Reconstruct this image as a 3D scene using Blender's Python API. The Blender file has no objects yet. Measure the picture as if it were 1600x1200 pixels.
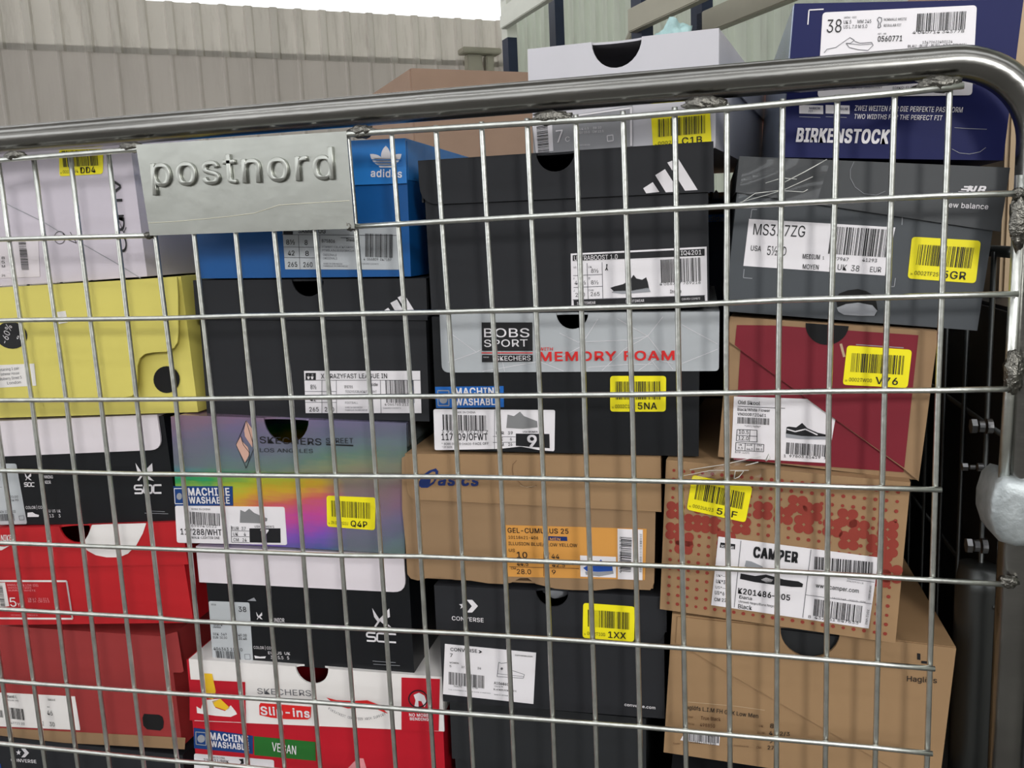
import bpy, bmesh, math, random, os
from mathutils import Vector, Matrix, noise
from mathutils.geometry import tessellate_polygon
random.seed(7)
SC = bpy.context.scene
COL = SC.collection
# ------------------------------------------------------------------ camera
F = 1380.44
YAW, PIT, ROL = 0.228615, -0.161399, 0.044793
CAMP = Vector((-0.139745, -0.601520, -0.077248))
CR = Matrix.Rotation(YAW, 3, 'Z') @ Matrix.Rotation(PIT, 3, 'X') @ Matrix.Rotation(ROL, 3, 'Y')   # columns: right, forward, up
cam_d = bpy.data.cameras.new('camera'); cam = bpy.data.objects.new('camera', cam_d); COL.objects.link(cam)
cam_d.sensor_width = 36; cam_d.lens = F / 1600 * 36; cam_d.clip_start = 0.02
rx, fw, up = CR.col[0], CR.col[1], CR.col[2]
cam.matrix_world = Matrix(((rx.x, up.x, -fw.x, CAMP.x), (rx.y, up.y, -fw.y, CAMP.y), (rx.z, up.z, -fw.z, CAMP.z), (0, 0, 0, 1)))
SC.camera = cam
# ------------------------------------------------------------------ light and exposure
vs = SC.view_settings
vs.view_transform = 'Standard'; vs.look = 'None'; vs.gamma = 1; vs.use_curve_mapping = False
vs.exposure = -0.3
W = bpy.data.worlds.new('sky'); SC.world = W; W.use_nodes = True
bg = W.node_tree.nodes['Background']; bg.inputs[0].default_value = (0.97, 0.985, 1.0, 1); bg.inputs[1].default_value = 3.0

def area(name, loc, target, sx, sy, power, col=(1, 1, 1)):
    d = bpy.data.lights.new(name, 'AREA'); d.shape = 'RECTANGLE'; d.size = sx; d.size_y = sy; d.energy = power; d.color = col
    o = bpy.data.objects.new(name, d); COL.objects.link(o); o.location = loc
    o.rotation_euler = (Vector(target) - Vector(loc)).to_track_quat('-Z', 'Y').to_euler()
    return o
area('wire_shadow_light', (0.95, -2.5, 0.85), (-0.35, 0, -0.25), 0.36, 0.36, 36, (1, 0.99, 0.95))  # soft light added behind the camera to cast the wire shadows; no real window
area('tube_highlight_light', (-0.6, -2.0, 2.1), (-0.4, 0, -0.2), 3.2, 0.09, 13, (0.97, 0.99, 1))  # long light added for the bright streak along tube and wires

# ------------------------------------------------------------------ materials
def lin(c): return c / 12.92 if c <= 0.04045 else ((c + 0.055) / 1.055) ** 2.4
def rgb(r, g, b): return (lin(r / 255), lin(g / 255), lin(b / 255), 1)
MATS = {}
def mat(name, col, rough=0.55, metal=0.0, var=0.06, scale=30, bump=0.0, bscale=300, spec=0.4, stretch=None, coat=0):
    m = bpy.data.materials.new(name); m.use_nodes = True; nt = m.node_tree; n = nt.nodes; L = nt.links
    p = n['Principled BSDF']; p.inputs['Roughness'].default_value = rough; p.inputs['Metallic'].default_value = metal
    p.inputs['Specular IOR Level'].default_value = spec
    if coat: p.inputs['Coat Weight'].default_value = coat; p.inputs['Coat Roughness'].default_value = 0.25
    tc = n.new('ShaderNodeTexCoord'); mp = n.new('ShaderNodeMapping'); L.new(tc.outputs['Object'], mp.inputs[0])
    if stretch: mp.inputs['Scale'].default_value = stretch
    if var:
        tx = n.new('ShaderNodeTexNoise'); tx.inputs['Scale'].default_value = scale; tx.inputs['Detail'].default_value = 5
        L.new(mp.outputs[0], tx.inputs['Vector'])
        mx = n.new('ShaderNodeMix'); mx.data_type = 'RGBA'
        mx.inputs['A'].default_value = tuple(min(1, c * (1 - 2.2 * var)) for c in col[:3]) + (1,)
        mx.inputs['B'].default_value = tuple(min(1, c * (1 + 2.2 * var)) for c in col[:3]) + (1,)
        L.new(tx.outputs['Fac'], mx.inputs['Factor']); L.new(mx.outputs['Result'], p.inputs['Base Color'])
    else: p.inputs['Base Color'].default_value = col
    if bump:
        t2 = n.new('ShaderNodeTexNoise'); t2.inputs['Scale'].default_value = bscale; t2.inputs['Detail'].default_value = 3
        L.new(mp.outputs[0], t2.inputs['Vector'])
        b = n.new('ShaderNodeBump'); b.inputs['Strength'].default_value = bump; b.inputs['Distance'].default_value = 0.002
        L.new(t2.outputs['Fac'], b.inputs['Height']); L.new(b.outputs[0], p.inputs['Normal'])
    MATS[name] = m; return m
def card(name, r, g, b, rough=0.55, var=0.05, bump=0.25, **k): return mat(name, rgb(r, g, b), rough, 0, var, 14, bump, 25, **k)
def flat(name, r, g, b, rough=0.5, metal=0): return mat(name, rgb(r, g, b), rough, metal, 0)
card('lilac_board', 205, 197, 208); card('yellow_board', 214, 202, 104); card('black_board', 35, 36, 40, 0.65, spec=.3); card('black_gloss', 20, 22, 26, 0.35)
card('white_board', 222, 214, 220, 0.5); card('red_board', 184, 26, 34, 0.5); card('brick_board', 150, 48, 48, 0.6); card('blue_board', 14, 84, 150, 0.4)
card('blue_lid', 40, 120, 196, 0.35); card('navy_side', 18, 38, 72, 0.5); card('silver_board', 176, 180, 184, 0.4); card('kraft', 148, 119, 88, 0.75, 0.08)
card('kraft_orange', 154, 123, 89, 0.7, 0.09); card('light_kraft', 182, 158, 128, 0.7, 0.06); card('navy_board', 12, 20, 78, 0.55, spec=.25); card('grey_board', 70, 74, 79, 0.55); card('grey_lid', 67, 69, 72, 0.55)
card('pale_board', 196, 194, 200, 0.5); card('crimson_print', 118, 18, 36, 0.6); card('crimson_dark', 120, 18, 40, 0.55); card('skred', 186, 22, 40, 0.4); card('offwhite', 232, 228, 226, 0.45)
card('brown_box', 152, 126, 108, 0.75, 0.06); card('tan_light', 196, 172, 150, 0.75, 0.06); card('charcoal_box', 34, 36, 39, 0.6); card('tissue', 150, 152, 158, 0.6, bump=0.8)
flat('grey_field', 150, 150, 154); flat('ink', 22, 22, 26, 0.5); flat('grey_ink', 96, 96, 102); flat('label_white', 232, 228, 232, 0.45); flat('label_grey', 186, 190, 194, 0.45); flat('tag_yellow', 246, 232, 30, 0.4)
flat('white_ink', 226, 222, 226); flat('pale_ink', 150, 152, 158); flat('red_ink', 214, 34, 34); flat('orange_label', 212, 150, 72); flat('navy_ink', 20, 44, 104)
flat('rust_ink', 142, 54, 42, 0.65); flat('sky_tag', 28, 98, 178, 0.4); flat('navy_tag', 22, 62, 124, 0.4); flat('green_tag', 38, 106, 42, 0.4); flat('peach_ink', 206, 164, 148); flat('sock_yellow', 236, 190, 40)
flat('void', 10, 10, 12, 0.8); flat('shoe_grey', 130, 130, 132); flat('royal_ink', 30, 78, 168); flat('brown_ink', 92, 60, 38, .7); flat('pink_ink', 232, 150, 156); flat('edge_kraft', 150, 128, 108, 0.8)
mat('tube_steel', rgb(136, 135, 132), 0.24, 1, 0.22, 22, 0.28, 60, stretch=(0.25, 1, 1))
mat('post_steel', rgb(150, 150, 152), 0.34, 1, 0.2, 22, 0.2, 60, stretch=(1, 1, 0.2))
mat('wire_steel', rgb(208, 210, 205), 0.34, 1, 0.16, 90, 0.12, 200)
mat('plate_steel', rgb(174, 176, 170), 0.33, 1, 0.06, 40, 0.1, 60)
mat('weld_steel', rgb(120, 118, 112), 0.35, 1, 0.3, 300, 0.8, 400)
mat('cast_silver', rgb(170, 176, 178), 0.5, 0.7, 0.18, 90, 0.3, 200)
mat('scratch', rgb(226, 222, 200), 0.35, 1, 0)
mat('dark_steel', rgb(86, 88, 88), 0.4, 0.9, 0.2, 30, 0.2, 60, stretch=(1, 1, 0.2))
mat('black_plastic', rgb(30, 30, 32), 0.55, 0, 0.1, 20, 0.2, 40)
mat('concrete', rgb(110, 108, 104), 0.8, 0, 0.15, 3, 0.3, 40)
mat('rack_blue', rgb(34, 44, 66), 0.5, 0.1, 0.1, 10); mat('rack_white', rgb(226, 228, 218), 0.5, 0, 0.03, 10); mat('rack_beam', rgb(168, 164, 148), 0.5, 0, 0.08, 6)
mat('teal_plastic', rgb(168, 200, 200), 0.3, 0, 0.3, 60, 0.9, 60); mat('copper_wrap', rgb(176, 120, 106), 0.3, 0.3, 0.15, 30, .3, 60)
mat('side_gloss', rgb(146, 156, 174), 0.2, 0.3, 0.25, 14, 0.3, 30)
def wallmat(name, r, g, b, dirt):
    m = mat(name, rgb(r, g, b), 0.6, 0, 0.05, 1.1, 0, stretch=(2, 2, 0.5)); nt = m.node_tree; n = nt.nodes; L = nt.links
    p = n['Principled BSDF']; src = p.inputs['Base Color'].links[0].from_socket
    tc = n.new('ShaderNodeTexCoord'); t = n.new('ShaderNodeTexNoise'); t.inputs['Scale'].default_value = 3.2; t.inputs['Detail'].default_value = 8; t.inputs['Roughness'].default_value = .7
    mp = n.new('ShaderNodeMapping'); mp.inputs['Scale'].default_value = (4, 4, .5); L.new(tc.outputs['Object'], mp.inputs[0]); L.new(mp.outputs[0], t.inputs['Vector'])
    r_ = n.new('ShaderNodeValToRGB'); r_.color_ramp.elements[0].position = .5; r_.color_ramp.elements[0].color = (0, 0, 0, 1); r_.color_ramp.elements[1].position = .78; r_.color_ramp.elements[1].color = (dirt, dirt, dirt, 1)
    L.new(t.outputs['Fac'], r_.inputs[0])
    mx = n.new('ShaderNodeMix'); mx.data_type = 'RGBA'; mx.inputs['B'].default_value = rgb(108, 98, 84); L.new(src, mx.inputs['A']); L.new(r_.outputs[0], mx.inputs['Factor']); L.new(mx.outputs['Result'], p.inputs['Base Color'])
wallmat('wall_upper', 208, 204, 197, .4); wallmat('wall_lower', 188, 183, 177, .15); wallmat('wall_far', 206, 210, 200, .2)
def foil():
    m = mat('holo_foil', (0.5, 0.5, 0.5, 1), 0.26, 0.55, 0); nt = m.node_tree; n = nt.nodes; L = nt.links; p = n['Principled BSDF']
    tc = n.new('ShaderNodeTexCoord'); sx = n.new('ShaderNodeSeparateXYZ'); L.new(tc.outputs['Object'], sx.inputs[0])
    nz = n.new('ShaderNodeTexNoise'); nz.inputs['Scale'].default_value = 16; nz.inputs['Detail'].default_value = 6; L.new(tc.outputs['Object'], nz.inputs['Vector'])
    wv = n.new('ShaderNodeMath'); wv.operation = 'MULTIPLY_ADD'; wv.inputs[1].default_value = 0.35; wv.inputs[2].default_value = 0; L.new(nz.outputs['Fac'], wv.inputs[0])
    a = n.new('ShaderNodeMath'); a.operation = 'MULTIPLY_ADD'; a.inputs[1].default_value = -10.5; a.inputs[2].default_value = 0.70; L.new(sx.outputs['Z'], a.inputs[0])
    a2 = n.new('ShaderNodeMath'); a2.operation = 'MULTIPLY_ADD'; a2.inputs[1].default_value = 1.9; L.new(sx.outputs['X'], a2.inputs[0]); L.new(a.outputs[0], a2.inputs[2])
    a3 = n.new('ShaderNodeMath'); a3.operation = 'ADD'; L.new(a2.outputs[0], a3.inputs[0]); L.new(wv.outputs[0], a3.inputs[1])
    mpS = n.new('ShaderNodeMapping'); mpS.inputs['Scale'].default_value = (40, 1, 300); L.new(tc.outputs['Object'], mpS.inputs[0]); nS = n.new('ShaderNodeTexNoise'); nS.inputs['Scale'].default_value = 1; nS.inputs['Detail'].default_value = 4; L.new(mpS.outputs[0], nS.inputs['Vector'])
    a4 = n.new('ShaderNodeMath'); a4.operation = 'MULTIPLY_ADD'; a4.inputs[1].default_value = .14; L.new(nS.outputs['Fac'], a4.inputs[0]); L.new(a3.outputs[0], a4.inputs[2])
    fr = n.new('ShaderNodeMath'); fr.operation = 'FRACT'; L.new(a4.outputs[0], fr.inputs[0])
    cr = n.new('ShaderNodeValToRGB'); e = cr.color_ramp.elements
    stops = [(0, (.12, .2, .5)), (.1, (.1, .45, .5)), (.2, (.08, .62, .2)), (.3, (.65, .8, .08)), (.42, (.95, .6, .06)), (.54, (.95, .2, .18)), (.68, (.85, .12, .5)), (.84, (.35, .15, .75)), (1, (.12, .2, .5))]
    e[0].position = 0; e[0].color = stops[0][1] + (1,); e[1].position = 1; e[1].color = stops[-1][1] + (1,)
    for q, c in stops[1:-1]: x = e.new(q); x.color = c + (1,)
    L.new(fr.outputs[0], cr.inputs[0])
    # rainbow sheen painted as fixed colour: strong in the lower middle, pale grey foil elsewhere
    md = n.new('ShaderNodeMapRange'); md.inputs['From Min'].default_value = 0.068; md.inputs['From Max'].default_value = 0.058; L.new(sx.outputs['Z'], md.inputs['Value'])
    mr = n.new('ShaderNodeMapRange'); mr.inputs['From Min'].default_value = 0.055; mr.inputs['From Max'].default_value = 0.03; L.new(sx.outputs['X'], mr.inputs['Value'])
    mm = n.new('ShaderNodeMath'); mm.operation = 'MULTIPLY'; L.new(md.outputs[0], mm.inputs[0]); L.new(mr.outputs[0], mm.inputs[1])
    n2 = n.new('ShaderNodeTexNoise'); n2.inputs['Scale'].default_value = 9; n2.inputs['Detail'].default_value = 4; L.new(tc.outputs['Object'], n2.inputs['Vector'])
    mb = n.new('ShaderNodeMapRange'); mb.inputs['From Min'].default_value = 0.42; mb.inputs['From Max'].default_value = 0.75; mb.inputs['To Min'].default_value = .12; mb.inputs['To Max'].default_value = 0.4; L.new(n2.outputs['Fac'], mb.inputs['Value'])
    mxm = n.new('ShaderNodeMath'); mxm.operation = 'MAXIMUM'; L.new(mm.outputs[0], mxm.inputs[0]); L.new(mb.outputs[0], mxm.inputs[1])
    mx = n.new('ShaderNodeMix'); mx.data_type = 'RGBA'; mx.inputs['A'].default_value = rgb(138, 140, 150); L.new(mxm.outputs[0], mx.inputs['Factor']); L.new(cr.outputs[0], mx.inputs['B'])
    L.new(mx.outputs['Result'], p.inputs['Base Color'])
    b = n.new('ShaderNodeBump'); b.inputs['Strength'].default_value = .3; b.inputs['Distance'].default_value = .002; L.new(nz.outputs['Fac'], b.inputs['Height']); L.new(b.outputs[0], p.inputs['Normal'])
foil()
def film():
    m = bpy.data.materials.new('clear_film'); m.use_nodes = True; n = m.node_tree.nodes; L = m.node_tree.links; n.clear()
    o = n.new('ShaderNodeOutputMaterial'); g = n.new('ShaderNodeBsdfGlossy'); g.inputs['Roughness'].default_value = .12; t = n.new('ShaderNodeBsdfTransparent'); mx = n.new('ShaderNodeMixShader')
    fr = n.new('ShaderNodeFresnel'); fr.inputs[0].default_value = 1.45; L.new(fr.outputs[0], mx.inputs[0]); L.new(t.outputs[0], mx.inputs[1]); L.new(g.outputs[0], mx.inputs[2]); L.new(mx.outputs[0], o.inputs[0]); MATS['clear_film'] = m
film()

# ------------------------------------------------------------------ helpers
def ray(px, py): return (CR @ Vector(((px - 800) / F, 1, -(py - 600) / F))).normalized()
def atY(px, py, Y=0.0):
    d = ray(px, py); return CAMP + d * ((Y - CAMP.y) / d.y)
def link(name, bm, m, parent=None, M=None, smooth=False):
    me = bpy.data.meshes.new(name); bmesh.ops.recalc_face_normals(bm, faces=bm.faces); bm.to_mesh(me); bm.free(); me.materials.append(MATS[m])
    if smooth:
        for f in me.polygons: f.use_smooth = True
    o = bpy.data.objects.new(name, me); COL.objects.link(o)
    if parent: o.parent = parent
    elif M: o.matrix_world = M
    return o
def thing(name, label, cat, M=None, group=None):
    o = bpy.data.objects.new(name, None); COL.objects.link(o); o.empty_display_size = .05
    if M: o.matrix_world = M
    o['label'] = label; o['category'] = cat
    if group: o['group'] = group
    return o
def tag(o, label, cat, group=None):
    o['label'] = label; o['category'] = cat
    if group: o['group'] = group
    return o
def prism(bm, pts, y0, y1):      # polygon in (x,z), extruded y0..y1
    thick = abs(y1 - y0) > 1e-9
    a = [bm.verts.new((p[0], y0, p[1])) for p in pts]; b = [bm.verts.new((p[0], y1, p[1])) for p in pts] if thick else None
    n = len(pts)
    for t in tessellate_polygon([[Vector((p[0], p[1], 0)) for p in pts]]):
        for s in ((a, b) if thick else (a,)):
            try: bm.faces.new([s[i] for i in t])
            except ValueError: pass
    if thick:
        for i in range(n):
            bm.faces.new((a[i], a[(i + 1) % n], b[(i + 1) % n], b[i]))
def cuboid(bm, x0, x1, y0, y1, z0, z1, bev=0):
    r = bmesh.ops.create_cube(bm, size=1); bmesh.ops.scale(bm, vec=(x1 - x0, y1 - y0, z1 - z0), verts=r['verts'])
    bmesh.ops.translate(bm, vec=((x0 + x1) / 2, (y0 + y1) / 2, (z0 + z1) / 2), verts=r['verts'])
    if bev:
        ed = list({e for v in r['verts'] for e in v.link_edges}); bmesh.ops.bevel(bm, geom=ed, offset=bev, segments=2, affect='EDGES')
def tube(bm, pts, r, seg=10, cap=True):
    pts = [Vector(p) for p in pts]; rings = []; n = len(pts); nx = None
    for i, p in enumerate(pts):
        t = (pts[min(i + 1, n - 1)] - pts[max(i - 1, 0)]).normalized()
        if nx is None: nx = t.orthogonal().normalized()
        nx = (nx - t * nx.dot(t)).normalized(); ny = t.cross(nx)
        rings.append([bm.verts.new(p + (nx * math.cos(2 * math.pi * k / seg) + ny * math.sin(2 * math.pi * k / seg)) * r) for k in range(seg)])
    for a, b in zip(rings, rings[1:]):
        for k in range(seg): bm.faces.new((a[k], a[(k + 1) % seg], b[(k + 1) % seg], b[k]))
    if cap: bm.faces.new(rings[0]); bm.faces.new(rings[-1])
TXT = {}
try:        # Blender's own bundled sans serif; its built-in font is the fallback
    FONT = bpy.data.fonts.load(os.path.join(bpy.utils.resource_path('LOCAL'), 'datafiles', 'fonts', 'Inter.woff2'))
except Exception:
    FONT = None
def text_mesh(c):
    if FONT: c.font = FONT
    o = bpy.data.objects.new('t', c); me = bpy.data.meshes.new_from_object(o); bpy.data.objects.remove(o); return me
def cap_height():
    c = bpy.data.curves.new('t', 'FONT'); c.body = 'H'; me = text_mesh(c); h = max(v.co.y for v in me.vertices); bpy.data.meshes.remove(me); bpy.data.curves.remove(c); return h
CAP = cap_height()
def text_geo(s, bold, shear=0.0):
    k = (s, bold, shear)
    if k not in TXT:
        c = bpy.data.curves.new('t', 'FONT'); c.body = s; c.size = 20; c.resolution_u = 3; c.shear = shear; c.space_character = 1 + bold * 0.025
        me = text_mesh(c)
        v = [(p.co.x, p.co.y) for p in me.vertices]; f = [tuple(p.vertices) for p in me.polygons]
        bpy.data.meshes.remove(me); bpy.data.curves.remove(c)
        x0 = min(p[0] for p in v); x1 = max(p[0] for p in v)
        TXT[k] = ([((x - x0) / (x1 - x0), y / (20 * CAP)) for x, y in v], f)
    return TXT[k]

# crop frames: pixel = origin + crop/scale
K = dict(p=(0, 0, 1), c1=(0, 0, 3.158), c2=(400, 0, 3.158), c3=(780, 0, 3.158), c4=(1100, 0, 3.158), c5=(0, 360, 4), c6=(280, 340, 3.75),
         d1=(640, 240, 3.137), d2=(1100, 240, 3.158), d3=(1100, 480, 3.158), d4=(640, 460, 3.158), d5=(240, 620, 3.81), d6=(0, 620, 4.615),
         e1=(0, 800, 3), e2=(280, 840, 3.333), e3=(620, 680, 3.636), e4=(650, 880, 3.75), e5=(1000, 700, 3.5556), e6=(1000, 920, 2.6667), z6=(0, 1080, 4.444), z7=(200, 190, 4))
JOINED = ('emblem', 'trefoil', 'trefoil_stripe', 'pictogram', 'pictogram_legs')
class Face:
    """Flat prints on one vertical plane of a thing: everything is measured off the photograph and lies on that plane."""
    def __init__(s, root, y=0.0, k='p'):
        s.root = root; s.y = y; s.k = K[k]; s.inv = root.matrix_world.inverted(); s.bms = {}; s.parent = root; s.lay = 1
    def px(s, x, y): return (s.k[0] + x / s.k[2], s.k[1] + y / s.k[2])
    def P(s, x, y):
        u, v = s.px(x, y); o = s.inv @ CAMP; d = s.inv.to_3x3() @ ray(u, v); t = (s.y - o.y) / d.y; q = o + d * t
        return Vector((q.x, q.z))
    def bm(s, name, m):
        k = (s.parent.name, name, m, s.lay)
        if k not in s.bms: s.bms[k] = (bmesh.new(), s.parent)
        return s.bms[k][0]
    def Y(s, l=None): return s.y - 0.0003 * (s.lay if l is None else l)
    def poly(s, pts, m, name='print'):
        b = s.bm(name, m) if name in JOINED else bmesh.new()
        prism(b, [s.P(*p) for p in pts], s.Y(), s.Y() + 0.00022)
        if name not in JOINED: link(name, b, m, s.parent)
        return s
    def label(s, pts, m='label_white', name='label', r=0, base=0):
        """a stuck-on label of its own (part); prints that follow become its sub-parts"""
        q = [s.P(*p) for p in pts]
        if r: q = roundpoly(q, r)
        b = bmesh.new(); s.parent = s.root; s.lay = 1 + base; prism(b, q, s.Y(), s.Y() + 0.00028)
        s.parent = link(name, b, m, s.root); s.lay = 2 + base; return s
    def face(s): s.parent = s.root; s.lay = 1; return s
    def T(s, m, *items, bold=0, shear=0, name='lettering'):
        b = s.bm(name, m)
        for it in items:
            t, x0, y0, x1, y1, h = it[:6]; bo = it[6] if len(it) > 6 else bold
            L, R = s.P(x0, y0), s.P(x1, y1); dx = R - L
            pv = Vector((-dx.y, dx.x)).normalized(); sc = s.k[2]
            u, v = s.px(x0, y0); hm = h / sc * (dx.length / max(1e-6, math.hypot(x1 - x0, y1 - y0) / sc))
            vs_, fs = text_geo(t, bo, shear)
            w_ = min(bo, 6) * .0105 * hm; ux = dx.normalized()       # heavier weights: the outline struck again a hair aside
            for k, (ox, oz) in enumerate(((0, 0),) if not bo else ((0, 0), (1, 1), (-1, 1), (1, -1), (-1, -1))):
                q0 = L + ux * (w_ * ox) + pv * (w_ * .8 * oz)
                V = [b.verts.new((q0.x + dx.x * a + pv.x * c * hm, s.Y() - .0001 - k * .000012, q0.y + dx.y * a + pv.y * c * hm)) for a, c in vs_]
                for f in fs:
                    try: b.faces.new([V[i] for i in f])
                    except ValueError: pass
        return s
    def bars(s, m, x0, y0, x1, y1, h, n=30, name='barcode', seed=1, vert=False):
        """x0,y0 -> x1,y1 along the foot of the code, h its height in the crop"""
        b = bmesh.new(); rnd = random.Random(seed); L, R = s.P(x0, y0), s.P(x1, y1); dx = R - L; pv = Vector((-dx.y, dx.x)).normalized()
        hm = h / s.k[2] * dx.length / (math.hypot(x1 - x0, y1 - y0) / s.k[2]); ws = [rnd.choice((1, 1, 1, 2, 2, 3)) for _ in range(2 * n - 1)]; tot = sum(ws); a = 0
        for i, w in enumerate(ws):
            if i % 2 == 0:
                p = L + dx * (a / tot); q = L + dx * ((a + w * .92) / tot); prism(b, [p, q, q + pv * hm, p + pv * hm], s.Y() - .0001, s.Y() - .0001)
            a += w
        link(name, b, m, s.parent); return s
    def line(s, m, pts, w, name='ruling'):
        b = s.bm(name, m); P = [s.P(*p) for p in pts]
        for a, c in zip(P, P[1:]):
            d = (c - a); 
            if d.length < 1e-6: continue
            n = Vector((-d.y, d.x)).normalized() * w / 2; prism(b, [a - n, c - n, c + n, a + n], s.Y() - .00005, s.Y() - .00005)
        return s
    def disc(s, m, cx, cy, rx, ry, name='print', n=24, rot=0):
        c, a = math.cos(rot), math.sin(rot)
        return s.poly([(cx + rx * math.cos(t) * c - ry * math.sin(t) * a, cy + rx * math.cos(t) * a + ry * math.sin(t) * c) for t in [2 * math.pi * i / n for i in range(n)]], m, name)
    def sticker(s, TL, TR, BR, BL, small, code, seed=3, base=0):
        s.label([TL, TR, BR, BL], 'tag_yellow', 'sticker', r=.0025, base=base)
        def q(u, v):
            a = [TL[i] + (TR[i] - TL[i]) * u for i in (0, 1)]; b = [BL[i] + (BR[i] - BL[i]) * u for i in (0, 1)]; return (a[0] + (b[0] - a[0]) * v, a[1] + (b[1] - a[1]) * v)
        H = math.hypot(BL[0] - TL[0], BL[1] - TL[1])
        s.bars('ink', *q(.1, .66), *q(.9, .66), H * .52, 34, seed=seed)
        s.T('ink', (small, *q(.09, .9), *q(.44, .9), H * .1), (code, *q(.5, .93), *q(.84, .93), H * .19, 2))
        s.T('ink', ('IN', *q(.03, .91), *q(.06, .91), H * .05))
        return s.face()
    def done(s):
        for (pn, name, m, l), (b, par) in s.bms.items(): link(name, b, m, par)
        s.bms = {}
def roundpoly(q, r, seg=5, which=None):
    out = []; n = len(q)
    for i in range(n):
        p = q[i]
        if which is not None and i not in which: out.append(p); continue
        rr = r if not isinstance(r, dict) else r[i]
        a = (q[i - 1] - p); b = (q[(i + 1) % n] - p); rr = min(rr, a.length * .45, b.length * .45); A = p + a.normalized() * rr; B = p + b.normalized() * rr
        for k in range(seg + 1):
            t = k / seg; out.append(A * (1 - t) ** 2 + p * 2 * t * (1 - t) + B * t ** 2)
    return out
def notch(pts_top_left_to_right, c, r, top, n=14, flatc=1.0):
    """points of a half round cut hanging from the top edge, listed left to right"""
    return [Vector((c - r * math.cos(math.pi * i / n), top - r * flatc * math.sin(math.pi * i / n))) for i in range(n + 1)]

BX = {
'aldo':(-0.9033, -0.1007, 0.3100, 0.1185, 0.0000, -0.0232, 0.0450),
'yellow':(-0.8074, -0.2127, 0.2500, 0.1120, 0.0070, -0.0252, 0.0400),
'socA':(-0.8408, -0.3141, 0.2500, 0.0961, 0.0106, -0.0357, 0.0450),
'nike':(-0.8852, -0.4128, 0.3000, 0.0927, 0.0203, -0.0583, 0.0400),
'dullred':(-0.9091, -0.5165, 0.3000, 0.1049, -0.0215, -0.0094, 0.0500),
'convA':(-0.9108, -0.5730, 0.3000, 0.0500, -0.0014, 0.0, 0.0450),
'adiblue':(-0.5465, -0.0968, 0.1809, 0.1023, -0.0010, 0.0251, 0.0450),
'crazy':(-0.5515, -0.2102, 0.1926, 0.1122, 0.0159, 0.0263, 0.0450),
'holo':(-0.5838, -0.3163, 0.1985, 0.1095, 0.0550, 0.0440, 0.0350),
'socB':(-0.5693, -0.4288, 0.1840, 0.1051, 0.0138, 0.0100, 0.0450),
'slip':(-0.5951, -0.5658, 0.2308, 0.1405, 0.0303, 0.0174, 0.0400),
'c1':(-0.2745, -0.0166, 0.1381, 0.0806, -0.1554, 0.0173, 0.0850),
'ultra':(-0.3476, -0.1294, 0.2044, 0.1125, 0.0073, 0.0004, 0.0350),
'bobs':(-0.3495, -0.2350, 0.1980, 0.1054, 0.0111, 0.0175, 0.0350),
'asics':(-0.3759, -0.3408, 0.1897, 0.1031, 0.0038, 0.0036, 0.0350),
'convC':(-0.3572, -0.4453, 0.1779, 0.1003, 0.0130, 0.0099, 0.0350),
'dark6':(-0.3542, -0.5660, 0.1561, 0.1170, 0.0009, 0.0161, 0.0450),
'birk':(-0.0940, -0.0296, 0.1385, 0.0990, 0.0, 0.0780, 0.0450),
'nb':(-0.1325, -0.1326, 0.1622, 0.1046, 0.0015, 0.1051, 0.0300),
'vans':(-0.1379, -0.2379, 0.1330, 0.1016, -0.0887, 0.0899, 0.0350),
'camper':(-0.1810, -0.3543, 0.1627, 0.1152, -0.1020, 0.0569, 0.0300),
'hag':(-0.1802, -0.4708, 0.1957, 0.1133, 0.0016, 0.0729, 0.0300),
}
for k_, w_ in (('aldo', .26), ('socA', .184), ('nike', .2), ('dullred', .22), ('convA', .22), ('yellow', .23)):   # widths of the left stack, right edges kept
    X, Z, w, h, yaw, roll, Y = BX[k_]; BX[k_] = (X + (w - w_) * math.cos(roll) * math.cos(yaw), Z - (w - w_) * math.sin(roll), w_, h, yaw, roll, Y + (w - w_) * math.sin(yaw))
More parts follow.
